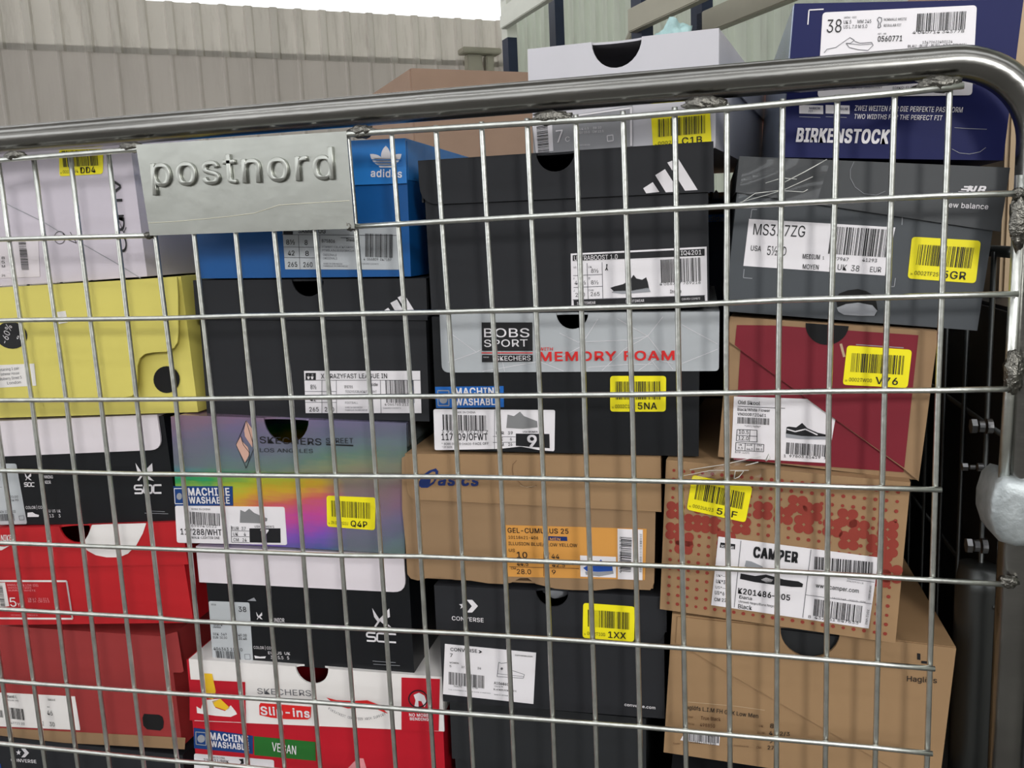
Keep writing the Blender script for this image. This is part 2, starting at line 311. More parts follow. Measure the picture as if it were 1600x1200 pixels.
def shoebox(key, label, body, lid=None, depth=.3, bn=None, front=None, group=None, name='shoe_box', pose=None, k='p'):
    """body: open topped tray with 1.5 mm walls; lid: dict(m, L, R, B in photo pixels, cut=(px,py,radius m), round={corner: r})
    bn: notch of the tray front (px,py,r)."""
    X, Z, w, h, yaw, roll, Y = pose or BX[key]
    M0 = Matrix.Translation((X, Y, Z)) @ Matrix.Rotation(yaw, 4, 'Z') @ Matrix.Rotation(roll, 4, 'Y')
    root = thing(name, label, 'shoe box', M0 @ Matrix.Translation((w / 2, 0, 0)), group or 'shoe boxes stacked in the cage')
    f = Face(root, 0, k); hb = h - (.002 if lid else 0); t = .0015
    b = bmesh.new()
    if front: o = [f.P(*p) for p in front]
    else:
        o = [Vector((-w / 2, 0)), Vector((w / 2, 0)), Vector((w / 2, hb)), Vector((-w / 2, hb))]
        if bn:
            c = f.P(bn[0], bn[1]); o = o[:3] + list(reversed(notch(None, c.x, bn[2], hb))) + o[3:]
    prism(b, o, 0, t)
    cuboid(b, -w / 2, -w / 2 + t, t, depth, 0, hb); cuboid(b, w / 2 - t, w / 2, t, depth, 0, hb)
    cuboid(b, -w / 2 + t, w / 2 - t, depth - t, depth, 0, hb); cuboid(b, -w / 2 + t, w / 2 - t, t, depth - t, 0, t)
    if not lid and not bn: cuboid(b, -w / 2 + t, w / 2 - t, t, depth - t, hb - t, hb)
    link('body', b, body, root)
    if lid:
        yl = -.0022; f.y = yl
        L = f.P(*lid['L']).x if 'L' in lid else -w / 2 - .002; R = f.P(*lid['R']).x if 'R' in lid else w / 2 + .002
        Bt = f.P(*lid['B']).y; Bt2 = f.P(*lid['B2']).y if 'B2' in lid else Bt; T = h
        q = [Vector((L, Bt)), Vector((R, Bt2)), Vector((R, T)), Vector((L, T))]
        rd = lid.get('round', {})
        q2 = roundpoly(q, rd, which=set(rd)) if rd else q
        if 'cut' in lid:
            c = f.P(*lid['cut'][:2]); top = [p for p in q2]; nt = list(reversed(notch(None, c.x, lid['cut'][2], T, flatc=lid.get('cf', 1))))
            q2 = top[:-1] + nt + [top[-1]] if 3 not in rd else top[:len(top) - 6] + nt + top[-6:]
        b = bmesh.new(); prism(b, q2, yl, yl + .0018)
        sl = min(T - Bt, lid.get('side', T - Bt)); z0 = T - sl
        cuboid(b, L, R, yl + .0018, depth + .002, T - .0016, T) if 'cut' not in lid else topcut(b, L, R, yl + .0018, depth + .002, T, c.x, lid['cut'][2])
        cuboid(b, L, L + .0014, yl + .004, depth + .002, z0, T - .0016); cuboid(b, R - .0014, R, yl + .004, depth + .002, z0, T - .0016)
        link('lid', b, lid['m'], root)
    f.y = -.0002
    return root, f
def topcut(b, L, R, y0, y1, T, cx, r):
    # top board with a shallow finger recess at its front edge
    pts = [(L, y0)] + [(cx - r * math.cos(math.pi * i / 10), y0 + .004 * math.sin(math.pi * i / 10)) for i in range(11)] + [(R, y0), (R, y1), (L, y1)]
    a = [b.verts.new((x, y, T)) for x, y in pts]; c = [b.verts.new((x, y, T - .0016)) for x, y in pts]
    for t in tessellate_polygon([[Vector((x, y, 0)) for x, y in pts]]):
        for s in (a, c):
            try: b.faces.new([s[i] for i in t])
            except ValueError: pass
    for i in range(len(pts)): b.faces.new((a[i], a[(i + 1) % len(pts)], c[(i + 1) % len(pts)], c[i]))
LIDY = -.0024
def on_lid(root, k): return Face(root, LIDY, k)

# ------------------------------------------------------------------ the hall
FLOOR = -1.62
def struct(name, bm, m, smooth=False):
    o = link(name, bm, m, smooth=smooth); o['kind'] = 'structure'; return o
b = bmesh.new(); cuboid(b, -14, 9, -9, 14, FLOOR - .1, FLOOR); struct('floor', b, 'concrete')
D1 = Vector((.81, .587, 0)).normalized(); D2 = Vector((.575, -.818, 0)).normalized()
cd = ray(806, 60); cd.z = 0; cd.normalize(); CORN = Vector((CAMP.x, CAMP.y, 0)) + cd * 8.9
def on_wall(px, py, P0, d):        # where the sight line meets a wall plane
    n = Vector((-d.y, d.x, 0)); r = ray(px, py); t = (P0 - CAMP).dot(n) / r.dot(n); return CAMP + r * t
def corrugated(name, m, P0, d, length, zb, zt, pitch, rib, deep, out=0.0, jag=0):
    """trapezoid ribbed sheets standing along the wall line from the corner P0 backwards along -d; nrm points to the camera"""
    n = Vector((d.y, -d.x, 0)); 
    if n.dot(CAMP - P0) < 0: n = -n
    b = bmesh.new(); prof = []; x = 0
    while x < length:
        for dx, dy in ((0, 0), (pitch - rib - .03, 0), (pitch - rib - .012, deep), (pitch - .012, deep)): prof.append((x + dx, dy))
        x += pitch
    vb = []
    for x, y in prof:
        p = P0 + d * x + n * (y + out); vb.append((b.verts.new((p.x, p.y, zb)), b.verts.new((p.x, p.y, zt + (jag * random.uniform(-1, 1))))))
    for a, c in zip(vb, vb[1:]): b.faces.new((a[0], c[0], c[1], a[1]))
    bmesh.ops.solidify(b, geom=b.faces[:], thickness=.004)
    return struct(name, b, m)
zs = on_wall(250, 86, CORN, D1).z; zt = on_wall(560, 20, CORN, D1).z
corrugated('wall_left', 'wall_upper', CORN, -D1, 14, zs, zt, .21, .05, .03, .004)
corrugated('wall_left_lower', 'wall_lower', CORN, -D1, 14, FLOOR, zs + .05, .21, .014, .014)
bpy.data.objects['wall_left_lower'].name = 'wall_left.001'
corrugated('wall_back', 'wall_far', CORN, D2, 12, FLOOR, zt + 2.2, .19, .06, .04)
b = bmesh.new(); cuboid(b, -14, 9, -9.1, -9, FLOOR, 1.2); struct('wall_front', b, 'wall_lower')
b = bmesh.new(); cuboid(b, 9, 9.1, -9, 5, FLOOR, 2.6); struct('wall_right', b, 'wall_lower')

for i, (y0, y1) in enumerate(((-9, -5.6), (-4.9, -2.3), (-1.0, 2.2), (3.2, 9.5))):
    b = bmesh.new(); cuboid(b, -14, 9, y0, y1, 4.2, 4.3); o = struct('ceiling', b, 'wall_lower')
# wall lamp housing on the corrugated wall
p = on_wall(742, 104, CORN, D1); ang = math.atan2(D1.y, D1.x)
WL = thing('wall_lamp', 'grey lamp housing bolted to the ribbed wall above the brown carton', 'lamp', Matrix.Translation(p) @ Matrix.Rotation(ang, 4, 'Z') @ Matrix.Translation((0, -.12, 0)))
b = bmesh.new(); cuboid(b, -.19, .19, -.1, .06, .08, .13, .008); link('hood', b, 'rack_beam', WL)
b = bmesh.new(); cuboid(b, -.13, .02, -.04, .06, -.16, .08, .01); cuboid(b, .06, .14, -.03, .06, -.14, .08, .01); link('housing', b, 'rack_beam', WL)

# pallet rack along the back wall
R0 = atY(796, 60, 4.9)
def rk(t): return R0 + D2 * t
RM = Matrix.Translation((R0.x, R0.y, FLOOR)) @ Matrix.Rotation(math.atan2(D2.y, D2.x), 4, 'Z')
RK = thing('pallet_rack', 'blue pallet rack with white beams along the ribbed back wall', 'rack', RM)
zj = atY(796, 61, 4.9).z - FLOOR
for t, top in ((0, 1), (1.55, 0), (3.3, 0)):
    for dy in (0, .32):
        b = bmesh.new(); cuboid(b, t - .045, t + .045, dy - .03, dy + .03, 0, (zj if top and dy == 0 else 3.8)); link('upright', b, 'rack_blue', RK)
b = bmesh.new(); cuboid(b, -.046, .046, -.031, .031, zj, 3.8)
for i in range(12): cuboid(b, -.02, .02, -.034, -.03, zj + .1 + i * .12, zj + .15 + i * .12)
link('upright_sleeve', b, 'rack_white', RK)
RI = RM.inverted()
def rackz(px, py, Yl=-.05):
    o = RI @ CAMP; d = RI.to_3x3() @ ray(px, py); t = (Yl - o.y) / d.y; return (o + d * t)
q = rackz(797, 40); 
b = bmesh.new(); cuboid(b, .04, 1.52, -.075, -.03, q.z, q.z + .075, .004); cuboid(b, .04, 1.52, -.055, -.03, q.z + .075, q.z + .13, .004); link('beam', b, 'rack_white', RK)
q2 = rackz(975, 58)
b = bmesh.new(); cuboid(b, 1.55, 3.3, -.075, -.03, q2.z, q2.z + .1, .004); link('beam', b, 'rack_beam', RK)
b = bmesh.new(); cuboid(b, 1.55, 3.3, .29, .34, q2.z, q2.z + .1, .004); link('beam', b, 'rack_beam', RK)
b = bmesh.new(); tube(b, [(0.1, .33, q.z - .9), (1.5, .33, q.z + .35)], .02, 8); link('brace', b, 'rack_beam', RK)
# goods on the rack
def plain_box(name, label, cat, m, M, w, d, h, group=None, flaps=False):
    r = thing(name, label, cat, M, group); b = bmesh.new(); cuboid(b, 0, w, 0, d, 0, h, .003); link('body', b, m, r); return r

# ------------------------------------------------------------------ the roll cage
CX0, CX1 = -0.995, 0.0525
CG = thing('roll_cage', 'galvanised steel roll cage with welded wire mesh holding stacked shoe boxes', 'roll cage', Matrix.Translation((0, 0, FLOOR)))
def cg(name, bm, m='wire_steel', parent=None, smooth=False):
    o = link(name, bm, m, parent or CG, smooth=smooth)
    if parent is None or parent is CG: o.matrix_parent_inverse = Matrix.Translation((0, 0, -FLOOR))
    return o
# hoop: top rail and both posts are one bent tube
TR, TZ, TYc, BR_ = .0106, .0182, .0125, .050
def arc(cx, cz, r, a0, a1, n=14): return [(cx + r * math.cos(a0 + (a1 - a0) * i / n), TYc, cz + r * math.sin(a0 + (a1 - a0) * i / n)) for i in range(n + 1)]
pts = [(CX0, TYc, -1.5), (CX0, TYc, TZ - BR_)] + arc(CX0 + BR_, TZ - BR_, BR_, math.pi, math.pi / 2) + [(x, TYc, TZ) for x in (-.7, -.4, -.1)] + arc(CX1 - BR_, TZ - BR_, BR_, math.pi / 2, 0) + [(CX1, TYc, -.4), (CX1, TYc, -1.5)]
b = bmesh.new(); tube(b, pts, TR, 32); cg('frame_tube', b, 'tube_steel', smooth=True)
WR = .0019
VX = [[(-0.435, 0.0006), (-0.1836, -0.0003), (-0.0008, 0.0005)],
[(-0.4338, -0.0327), (-0.1837, -0.0324), (0.0005, -0.0306)],
[(-0.4335, -0.0656), (-0.1838, -0.0665), (-0.0011, -0.064)],
[(-0.4332, -0.0987), (-0.1842, -0.0987), (-0.0013, -0.0966)],
[(-0.433, -0.1309), (-0.1846, -0.1322), (-0.0015, -0.1308)],
[(-0.4325, -0.1623), (-0.185, -0.1635), (-0.0015, -0.1638)],
[(-0.4321, -0.1954), (-0.1855, -0.1955), (-0.0023, -0.1973)],
[(-0.4323, -0.228), (-0.1856, -0.2288), (-0.0021, -0.2286)],
[(-0.4325, -0.2602), (-0.1857, -0.2602), (-0.0018, -0.2616)],
[(-0.4327, -0.2918), (-0.1858, -0.2913), (-0.0013, -0.2933)],
[(-0.4329, -0.3245), (-0.1859, -0.3236), (-0.0015, -0.3259)],
[(-0.433, -0.3569), (-0.186, -0.3562), (-0.0638, -0.3577), (-0.001, -0.3583)],
[(-0.4331, -0.3889), (-0.1861, -0.388), (-0.0642, -0.3898), (-0.001, -0.3908)],
[(-0.4331, -0.4211), (-0.1863, -0.4206), (-0.0645, -0.4215)],
[(-0.4332, -0.4539), (-0.1866, -0.4518), (-0.0644, -0.4539)],
[(-0.4337, -0.4858), (-0.1868, -0.4847), (-0.0644, -0.485)],
[(-0.4343, -0.5192), (-0.1871, -0.5184), (-0.0634, -0.5195)],
[(-0.4348, -0.5533), (-0.1874, -0.55), (-0.0619, -0.5525)],
[(-0.4354, -0.5855), (-0.1875, -0.5846), (-0.0615, -0.5846)],
[(-0.4357, -0.6183), (-0.1876, -0.6171), (-0.0605, -0.6181)],
[(-0.436, -0.6524), (-0.1877, -0.649), (-0.0596, -0.6506)],
[(-0.4362, -0.6846), (-0.1878, -0.6816), (-0.0586, -0.6829)]]
cols = [[(z, x) for z, x in c] for c in VX]
x = -.7181
while x > CX0 + .02: cols.append([(-.4, x), (-.2, x), (0, x)]); x -= .0325
def smooth_pts(c, lo, hi):
    out = [(lo, c[0][1])]
    n = 4
    for i in range(len(c) - 1):
        for k in range(n):
            t = k / n; s = t * t * (3 - 2 * t); out.append((c[i][0] + (c[i + 1][0] - c[i][0]) * t, c[i][1] + (c[i + 1][1] - c[i][1]) * (t * .6 + s * .4)))
    out.append(c[-1]); out.append((hi, c[-1][1])); return out
for c in cols:
    b = bmesh.new(); tube(b, [(x, .0019, z) for z, x in smooth_pts(c, -1.46, .003)], WR, 8); cg('vertical_wire', b, smooth=True)
HZ = {1: [(-0.6895, -0.0589), (-0.5553, -0.0618), (-0.3897, -0.0628), (-0.3217, -0.0624), (-0.1635, -0.0617), (-0.0965, -0.0619), (-0.0004, -0.062), (.0465, -.0632)],
2: [(-0.6823, -0.1229), (-0.5514, -0.1245), (-0.4853, -0.1242), (-0.3254, -0.1254), (-0.1641, -0.125), (-0.0986, -0.1235), (-0.0014, -0.1235), (.0425, -.1237)],
3: [(-0.6816, -0.1878), (-0.55, -0.1874), (-0.5184, -0.1871), (-0.388, -0.1861), (-0.3231, -0.1859), (-0.1951, -0.1855), (-0.1317, -0.1846), (-0.0665, -0.1838), (-0.0003, -0.1836), (.0416, -.183)],
4: [(-0.6858, -0.2473), (-0.5842, -0.2479), (-0.553, -0.2476), (-0.4845, -0.2475), (-0.4202, -0.247), (-0.3262, -0.2459), (-0.2291, -0.2462), (-0.1321, -0.2468), (-0.0657, -0.2482), (0.003, -0.249)],
5: [(-0.7179, -0.3101), (-0.549, -0.3099), (-0.4198, -0.3097), (-0.3554, -0.3079), (-0.2599, -0.3081), (-0.1629, -0.3081), (-0.0986, -0.3087), (-0.0328, -0.3099), (0.046, -0.3118)],
6: [(-0.7174, -0.3697), (-0.5858, -0.3694), (-0.5531, -0.3704), (-0.4208, -0.3686), (-0.3245, -0.3674), (-0.2602, -0.3676), (-0.1637, -0.3688), (-0.1306, -0.3697), (-0.0339, -0.3722), (0.0026, -0.3732)],
7: [(-0.7194, -0.4365), (-0.5867, -0.4354), (-0.4539, -0.4332), (-0.3434, -0.433), (-0.1954, -0.4321), (-0.1309, -0.433), (-0.0327, -0.4338), (0.003, -0.435)],
8: [(-0.7506, -0.4968), (-0.5862, -0.4969), (-0.5513, -0.4961), (-.2, -.496), (.045, -.4965)]}
for k in range(9, 24): HZ[k] = [(-.7, -.0619 * k), (.045, -.0619 * k)]
for k, l in HZ.items():
    b = bmesh.new()
    if k == 1: 
        tube(b, [(CX0, -.0019, -.060)] + [(x, -.0019, z) for x, z in l[:2]], WR, 8); cg('horizontal_wire', b, smooth=True); b = bmesh.new(); tube(b, [(x, -.0019, z) for x, z in l[2:]], WR, 8)
    else: tube(b, [(CX0, -.0019, l[0][1])] + [(x, -.0019, z) for x, z in l], WR, 8)
    cg('horizontal_wire', b, smooth=True)
b = bmesh.new(); tube(b, [(-.98, -.002, .001), (-.55, -.002, .0015), (-.37, -.0022, .0008), (-.28, -.0022, -.0004), (-.2, -.0022, -.0016), (-.12, -.0022, -.0008), (-.03, -.0022, .0008), (.0072, -.0022, .0022)], .0021, 10); cg('top_wire', b, smooth=True)
# the short upright rod welded beside the right post
b = bmesh.new(); tube(b, [(.0425, .004, -.052), (.0418, .004, -.18), (.0405, .004, -.262)], .0034, 10); cg('welded_rod', b, smooth=True)
def weld(p, sx, sz, sy=.004, seed=0):
    b = bmesh.new(); bmesh.ops.create_icosphere(b, subdivisions=3, radius=1)
    for v in b.verts:
        k = 1 + .45 * noise.noise(v.co * 2.6 + Vector((seed * 3.1, 0, 0))); v.co = Vector((v.co.x * sx * k + p.x, v.co.y * sy * k + p.y, v.co.z * sz * k + p.z))
    cg('weld_bead', b, 'weld_steel', smooth=True)
for i, (u, v, sx, sz) in enumerate((u_, v_, a_ * 1.15, c_ * 1.25) for u_, v_, a_, c_ in ((566, 206, .009, .0035), (862, 184, .011, .0035), (1100, 162, .011, .0035), (1466, 131, .011, .0035), (24, 243, .008, .003), (205, 230, .009, .003),
        (548, 352, .0028, .0035), (232, 368, .0022, .0022), (1592, 345, .0045, .013), (1583, 582, .0045, .012), (1576, 909, .005, .0035), (1591, 303, .003, .003))):
    weld(atY(u, v, -.001), sx, sz, seed=i)
# embossed name plate
PM = Matrix.Translation((0, 0, 0))
b = bmesh.new(); q = [atY(*p, -.0045) for p in ((214, 226), (541, 205), (554, 357), (236, 368))]
pl = [Vector((a.x, a.z)) for a in q]; prism(b, pl, -.0045, -.0030)
side = [Vector((pl[0].x - .0015, pl[0].y)), pl[0], pl[3], Vector((pl[3].x - .0015, pl[3].y))]
prism(b, [Vector((pl[0].x - .0012, pl[0].y)), pl[0], pl[3], Vector((pl[3].x - .0012, pl[3].y))], -.0043, .004)
PL = cg('name_plate', b, 'plate_steel')
class FR:  # tiny stand-in root so that Face can measure on the plate plane
    pass
fp = Face(CG, -.0046); fp.inv = Matrix.Identity(4)
c = bpy.data.curves.new('t', 'FONT'); c.body = 'postnord'; c.resolution_u = 4; c.offset = 0; c.size = 1; c.extrude = .009; c.bevel_depth = .012; c.bevel_resolution = 3; c.space_character = 1.12
me = text_mesh(c)
xs = [v.co.x for v in me.vertices]; x0, x1 = min(xs), max(xs); L = fp.P(240, 291.5); R = fp.P(524, 279.5); dx = R - L; pv = Vector((-dx.y, dx.x)).normalized()
hm = (fp.P(350, 254) - fp.P(350, 290)).length / (CAP * .76)
for v in me.vertices:
    a = (v.co.x - x0) / (x1 - x0); g = L + dx * a + pv * (v.co.y * hm * 1.0); v.co = Vector((g.x, -.0046 - max(0, v.co.z + .009) * .085, g.y))
me.materials.clear(); me.materials.append(MATS['plate_steel'])
lo = bpy.data.objects.new('embossed_lettering', me); COL.objects.link(lo); lo.parent = PL
bm_ = bmesh.new(); bm_.from_mesh(me); bmesh.ops.remove_doubles(bm_, verts=bm_.verts, dist=1e-6); bmesh.ops.recalc_face_normals(bm_, faces=bm_.faces); bm_.to_mesh(me); bm_.free()
for f_ in me.polygons: f_.use_smooth = True
b = bmesh.new(); sp = [fp.P(*p) for p in ((232, 348.5), (270, 346.5), (320, 342), (360, 338), (398, 333), (420, 326), (436, 320.5), (480, 317.5), (546, 313.5))]
tube(b, [(p.x, -.0046, p.y) for p in sp], .00022, 5); cg('scratch', b, 'scratch', parent=PL)
# side panels, rear posts, shelf, base
for X in (CX1 + .001, CX0):
    for y in (.74,):
        b = bmesh.new(); tube(b, [(X, y, -1.5), (X, y, .018)], TR, 16); cg('rear_post', b, 'post_steel', smooth=True)
    b = bmesh.new(); tube(b, [(X, TYc, -1.46), (X, .74, -1.46)], TR, 12); cg('base_rail', b, 'post_steel', smooth=True)
    b = bmesh.new(); tube(b, [(X, .05, -.1), (X, .74, -.1)], .004, 10); cg('side_rail', b, 'dark_steel', smooth=True)
    for y in [.075 + i * .06 for i in range(11)]:
        b = bmesh.new(); tube(b, [(X - .004, y, -1.46), (X - .004, y, -.1)], WR, 8); cg('side_wire', b, 'dark_steel', smooth=True)
    for z in [-.1 - .125 * i for i in range(1, 11)]:
        b = bmesh.new(); tube(b, [(X, .05, z), (X, .74, z)], WR, 8); cg('side_cross_wire', b, 'dark_steel', smooth=True)
b = bmesh.new(); cuboid(b, CX0 + .02, CX1 - .015, .03, .72, -.579, -.5745); cg('shelf', b, 'dark_steel')
b = bmesh.new(); cuboid(b, CX0, CX1, .0, .75, -1.5, -1.47); cg('base', b, 'dark_steel')
for X in (CX0 + .06, CX1 - .06):
    for y in (.08, .67):
        b = bmesh.new(); tube(b, [(X - .015, y, FLOOR + .055), (X + .015, y, FLOOR + .055)], .055, 20); cuboid(b, X - .02, X + .02, y - .03, y + .03, FLOOR + .055, -1.5); cg('caster', b, 'black_plastic')
# clamp on the post and the lower guide tube, bolts
q = [Vector((atY(*p, -.004).x, atY(*p, -.004).z)) for p in ((1572, 745), (1558, 757), (1549, 785), (1548, 812), (1556, 838), (1566, 851), (1590, 858), (1625, 858), (1660, 840), (1660, 765), (1625, 748), (1600, 752))]
b = bmesh.new(); cc = sum(q, Vector((0, 0))) / len(q); rings = []
for k_, y_ in ((1, .03), (1, .003), (.97, .000), (.9, -.002), (.75, -.0035), (.4, -.0042)): rings.append([b.verts.new((cc.x + (p.x - cc.x) * k_, y_, cc.y + (p.y - cc.y) * k_)) for p in q])
for A_, B_ in zip(rings, rings[1:]):
    for i in range(len(q)): b.faces.new((A_[i], A_[(i + 1) % len(q)], B_[(i + 1) % len(q)], B_[i]))
b.faces.new(rings[-1]); cg('post_clamp', b, 'cast_silver', smooth=True)
gx = atY(1521, 1100, .065).x
b = bmesh.new(); tube(b, [(gx + .002, .065, -1.45), (gx, .065, -.34), (gx + .002, .065, -.325)], .0155, 20); cg('guide_tube', b, 'dark_steel', smooth=True)
for u, v in ((1546, 666), (1538, 853), (1532, 730)):
    p = atY(u, v, .06); r = .0055 if v != 730 else .003
    b = bmesh.new()
    for k in range(3): tube(b, [(p.x - .012 + k * .005, .06, p.z), (p.x - .0085 + k * .005, .06, p.z)], r - .0012 * (k % 2), 6 if k == 0 else 16)
    cg('bolt', b, 'post_steel')

# things just outside the cage
plain_box('black_crate', 'tall black crate against the right side of the cage', 'crate', 'black_plastic', Matrix.Translation((.068, .06, FLOOR)), .5, .75, FLOOR * -1 - .142)
plain_box('carton', 'tan carton behind the navy shoe box at the right edge', 'box', 'light_kraft', Matrix.Translation((.09, .2, -.1415)), .42, .5, .33)

# ------------------------------------------------------------------ the shoe boxes, column by column from the left
# --- white box lettered sideways
r, f = shoebox('aldo', 'pale lilac shoe box with sideways black ALDO lettering, top of the left stack', 'lilac_board', k='c1')

f.line('pale_ink', [(0, 985), (60, 1020), (215, 1095), (330, 1165)], .0006, 'flap_edge'); f.k = K['c5']; f.line('pale_ink', [(500, 75), (720, 200), (880, 298)], .0006, 'flap_edge')
f.k = K['c1']
f.T('ink', ('ALDO', 545, 878, 582, 1245, 56, 1))
f.k = K['c5']
for cx, cy, rr in ((375, 45, 28),):
    f.line('ink', [(cx + rr * math.cos(t) * 1.2, cy + rr * math.sin(t) * 1.4) for t in [i * .35 for i in range(19)]], .0005, 'emblem')
f.line('ink', [(395, 20), (430, 60), (480, 80), (440, 10)], .0006, 'emblem'); f.line('ink', [(745, -60), (775, 15), (790, -20)], .0006, 'emblem')
f.label([(-60, 40), (240, 55), (250, 290), (-60, 300)], 'white_board', 'label')
f.bars('ink', 185, 245, 165, 70, 55, 30, seed=11); f.T('ink', ('8', 14, 180, 34, 180, 14), ('5', 14, 206, 34, 206, 14), ('M', 16, 232, 36, 232, 14), ('25', 14, 288, 36, 290, 12))
f.face(); f.k = K['c1']
f.sticker((292, 740), (510, 735), (508, 858), (295, 870), '0002TW4', 'DD4', 5)
f.done()
# --- yellow box with interlocking flap
r, f = shoebox('yellow', 'mustard yellow shoe box with curved interlocking flap and black dots', 'yellow_board', k='c5')
b = bmesh.new(); f.y = -.0075
pts = [(-60, 360), (1105, 292), (1112, 400), (1114, 640), (1108, 700), (1085, 735), (1040, 758), (960, 762), (905, 772), (872, 800), (858, 850), (856, 960), (848, 1000), (825, 1035), (780, 1043), (-60, 1056)]
prism(b, [f.P(*p) for p in pts], -.0075, -.0060); link('interlocking_flap', b, 'yellow_board', r)
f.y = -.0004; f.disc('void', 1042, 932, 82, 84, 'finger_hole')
f.y = -.0076; f.disc('ink', 72, 655, 100, 84, 'printed_dot', rot=.2)
f.T('white_ink', ('-60%', 46, 712, 78, 600, 42)) ; f.T('white_ink', ('%', 125, 690, 150, 640, 24))
f.label([(-40, 843), (215, 832), (228, 970), (-40, 985)], 'offwhite')
f.T('grey_ink', ('Containing 1 pair', -20, 882, 125, 868, 15), ('Footwear House', 0, 908, 125, 898, 15), ('Mulberry Street 5', 0, 938, 140, 925, 15), ('London', 50, 962, 135, 955, 15))
f.face(); f.label([(338, 512), (410, 503), (425, 575), (345, 590)], 'offwhite', 'paper_scrap'); f.done()
# --- black sports shoe boxes with white lids
r, f = shoebox('socA', 'black shoe box with white lid, left stack directly under the yellow box', 'black_gloss', dict(m='white_board', R=(1143, 200), B=(20, 432), B2=(1100, 384), round={1: .011}, side=.002), k='d6')
def fox(f, x, y, w, h, m='white_ink'):
    f.poly([(x, y), (x + w * .28, y + h * .42), (x + w * .42, y + h * .62), (x + w * .3, y + h * .72), (x + w * .1, y + h * .45)], m, 'emblem')
    f.poly([(x + w * .92, y), (x + w * .96, y + h * .45), (x + w * .62, y + h * .62), (x + w * 1.02, y + h), (x + w * .72, y + h * .93), (x + w * .42, y + h * .68), (x + w * .2, y + h), (x + w * .1, y + h * .96), (x + w * .35, y + h * .6)], m, 'emblem')
fox(f, 978, 478, 130, 128)
def SOC(f, x0, y0, x1, y1, h, w):
    W_ = (x1 - x0) / 3.4; sl = (y1 - y0) / (x1 - x0)
    g = lambda a, c: (x0 + a * W_, y0 + sl * a * W_ - c * h)
    f.line('white_ink', [g(1, 1), g(.1, 1), g(0, .85), g(0, .6), g(.1, .5), g(.9, .5), g(1, .4), g(1, .1), g(.9, 0), g(0, 0)], w, 'lettering')
    f.line('white_ink', [g(1.3, 0), g(2.1, 0), g(2.2, .15), g(2.2, .85), g(2.1, 1), g(1.3, 1), g(1.2, .85), g(1.2, .15), g(1.3, 0)], w, 'lettering')
    f.line('white_ink', [g(3.4, 1), g(2.5, 1), g(2.4, .85), g(2.4, .15), g(2.5, 0), g(3.4, 0)], w, 'lettering')
SOC(f, 972, 695, 1166, 692, 56, .0016)
fox(f, 180, 550, 48, 52); SOC(f, 177, 645, 250, 645, 26, .0008)
f.T('white_ink', ('RUNNING', 298, 588, 385, 588, 20, 1), ('JUNIOR', 302, 626, 370, 626, 20, 1), ('COLOR | CODE', 190, 808, 335, 806, 18, 0), ('EU  US  UK', 345, 832, 440, 832, 18, 0), ('13    3', 360, 868, 440, 868, 20, 0))
f.poly([(200, 835), (235, 832), (255, 845), (282, 852), (280, 865), (200, 866)], 'white_ink', 'shoe_drawing')
f.line('pale_ink', [(1080, 822), (1190, 828)], .0004); f.line('pale_ink', [(1045, 838), (1215, 843)], .0004)
f.label([(-30, 480), (118, 482), (195, 908), (190, 917), (-30, 922)], 'label_grey', r=.002)
f.T('ink', ('20.00', 78, 728, 135, 726, 14), ('14.90', 82, 752, 138, 750, 14), ('406 10 10 02', 0, 836, 118, 834, 16)); f.bars('ink', 0, 895, 110, 892, 45, 20, seed=4); f.line('grey_ink', [(140, 858), (175, 856), (178, 885), (145, 888), (140, 858)], .0004); f.line('grey_ink', [(0, 650), (18, 650)], .0004)
f.done()
# --- red sports box
r, f = shoebox('nike', 'bright red shoe box with white swoosh on the lid, left stack', 'red_board', dict(m='red_board', R=(875, 200), B=(0, 262), B2=(870, 246), cut=(348, 62, .0155), side=.03), bn=(348, 62, .0165), k='e1')
g = on_lid(r, 'e1'); g.poly([(432, 60), (500, 57), (686, 52), (670, 100), (640, 155), (600, 195), (560, 212), (500, 212), (450, 202), (410, 180), (395, 160), (392, 145), (415, 105)], 'offwhite', 'swoosh')
g.poly([(-40, 185), (10, 178), (45, 158), (20, 162), (-5, 160), (-40, 150)], 'offwhite', 'swoosh')
g.T('offwhite', ('NIKE', 6, 134, 60, 134, 24, 2), shear=.3); g.done()
f.label([(-20, 318), (314, 320), (345, 502), (-20, 500)], 'red_board'); f.line('offwhite', [(-20, 322), (314, 323), (342, 499), (-20, 497)], .0018, 'label_border')
f.line('offwhite', [(314, 322), (342, 499)], .0018, 'label_border')
f.poly([(0, 330), (25, 330), (45, 440), (0, 446)], 'offwhite', 'barcode_ground'); f.bars('ink', 28, 446, 14, 345, 24, 24, seed=9)
f.T('offwhite', ('5', 52, 442, 82, 442, 38, 0), ('Y', 86, 442, 98, 442, 16, 0)); f.T('pink_ink', ('WMNS DUNK LOW (GS)', 36, 346, 182, 348, 10), ('WHITE/SUMMIT WHITE', 40, 358, 150, 359, 7), ('SUMMIT WHITE', 42, 370, 170, 371, 7), ('UK 4.5   EU 37.5', 135, 410, 230, 412, 9), ('BR 36  CM 23.5', 136, 422, 235, 423, 9), ('MADE IN INDONESIA', 55, 484, 100, 485, 5), ('FABRIQUE EN', 130, 484, 180, 486, 6))
f.done()
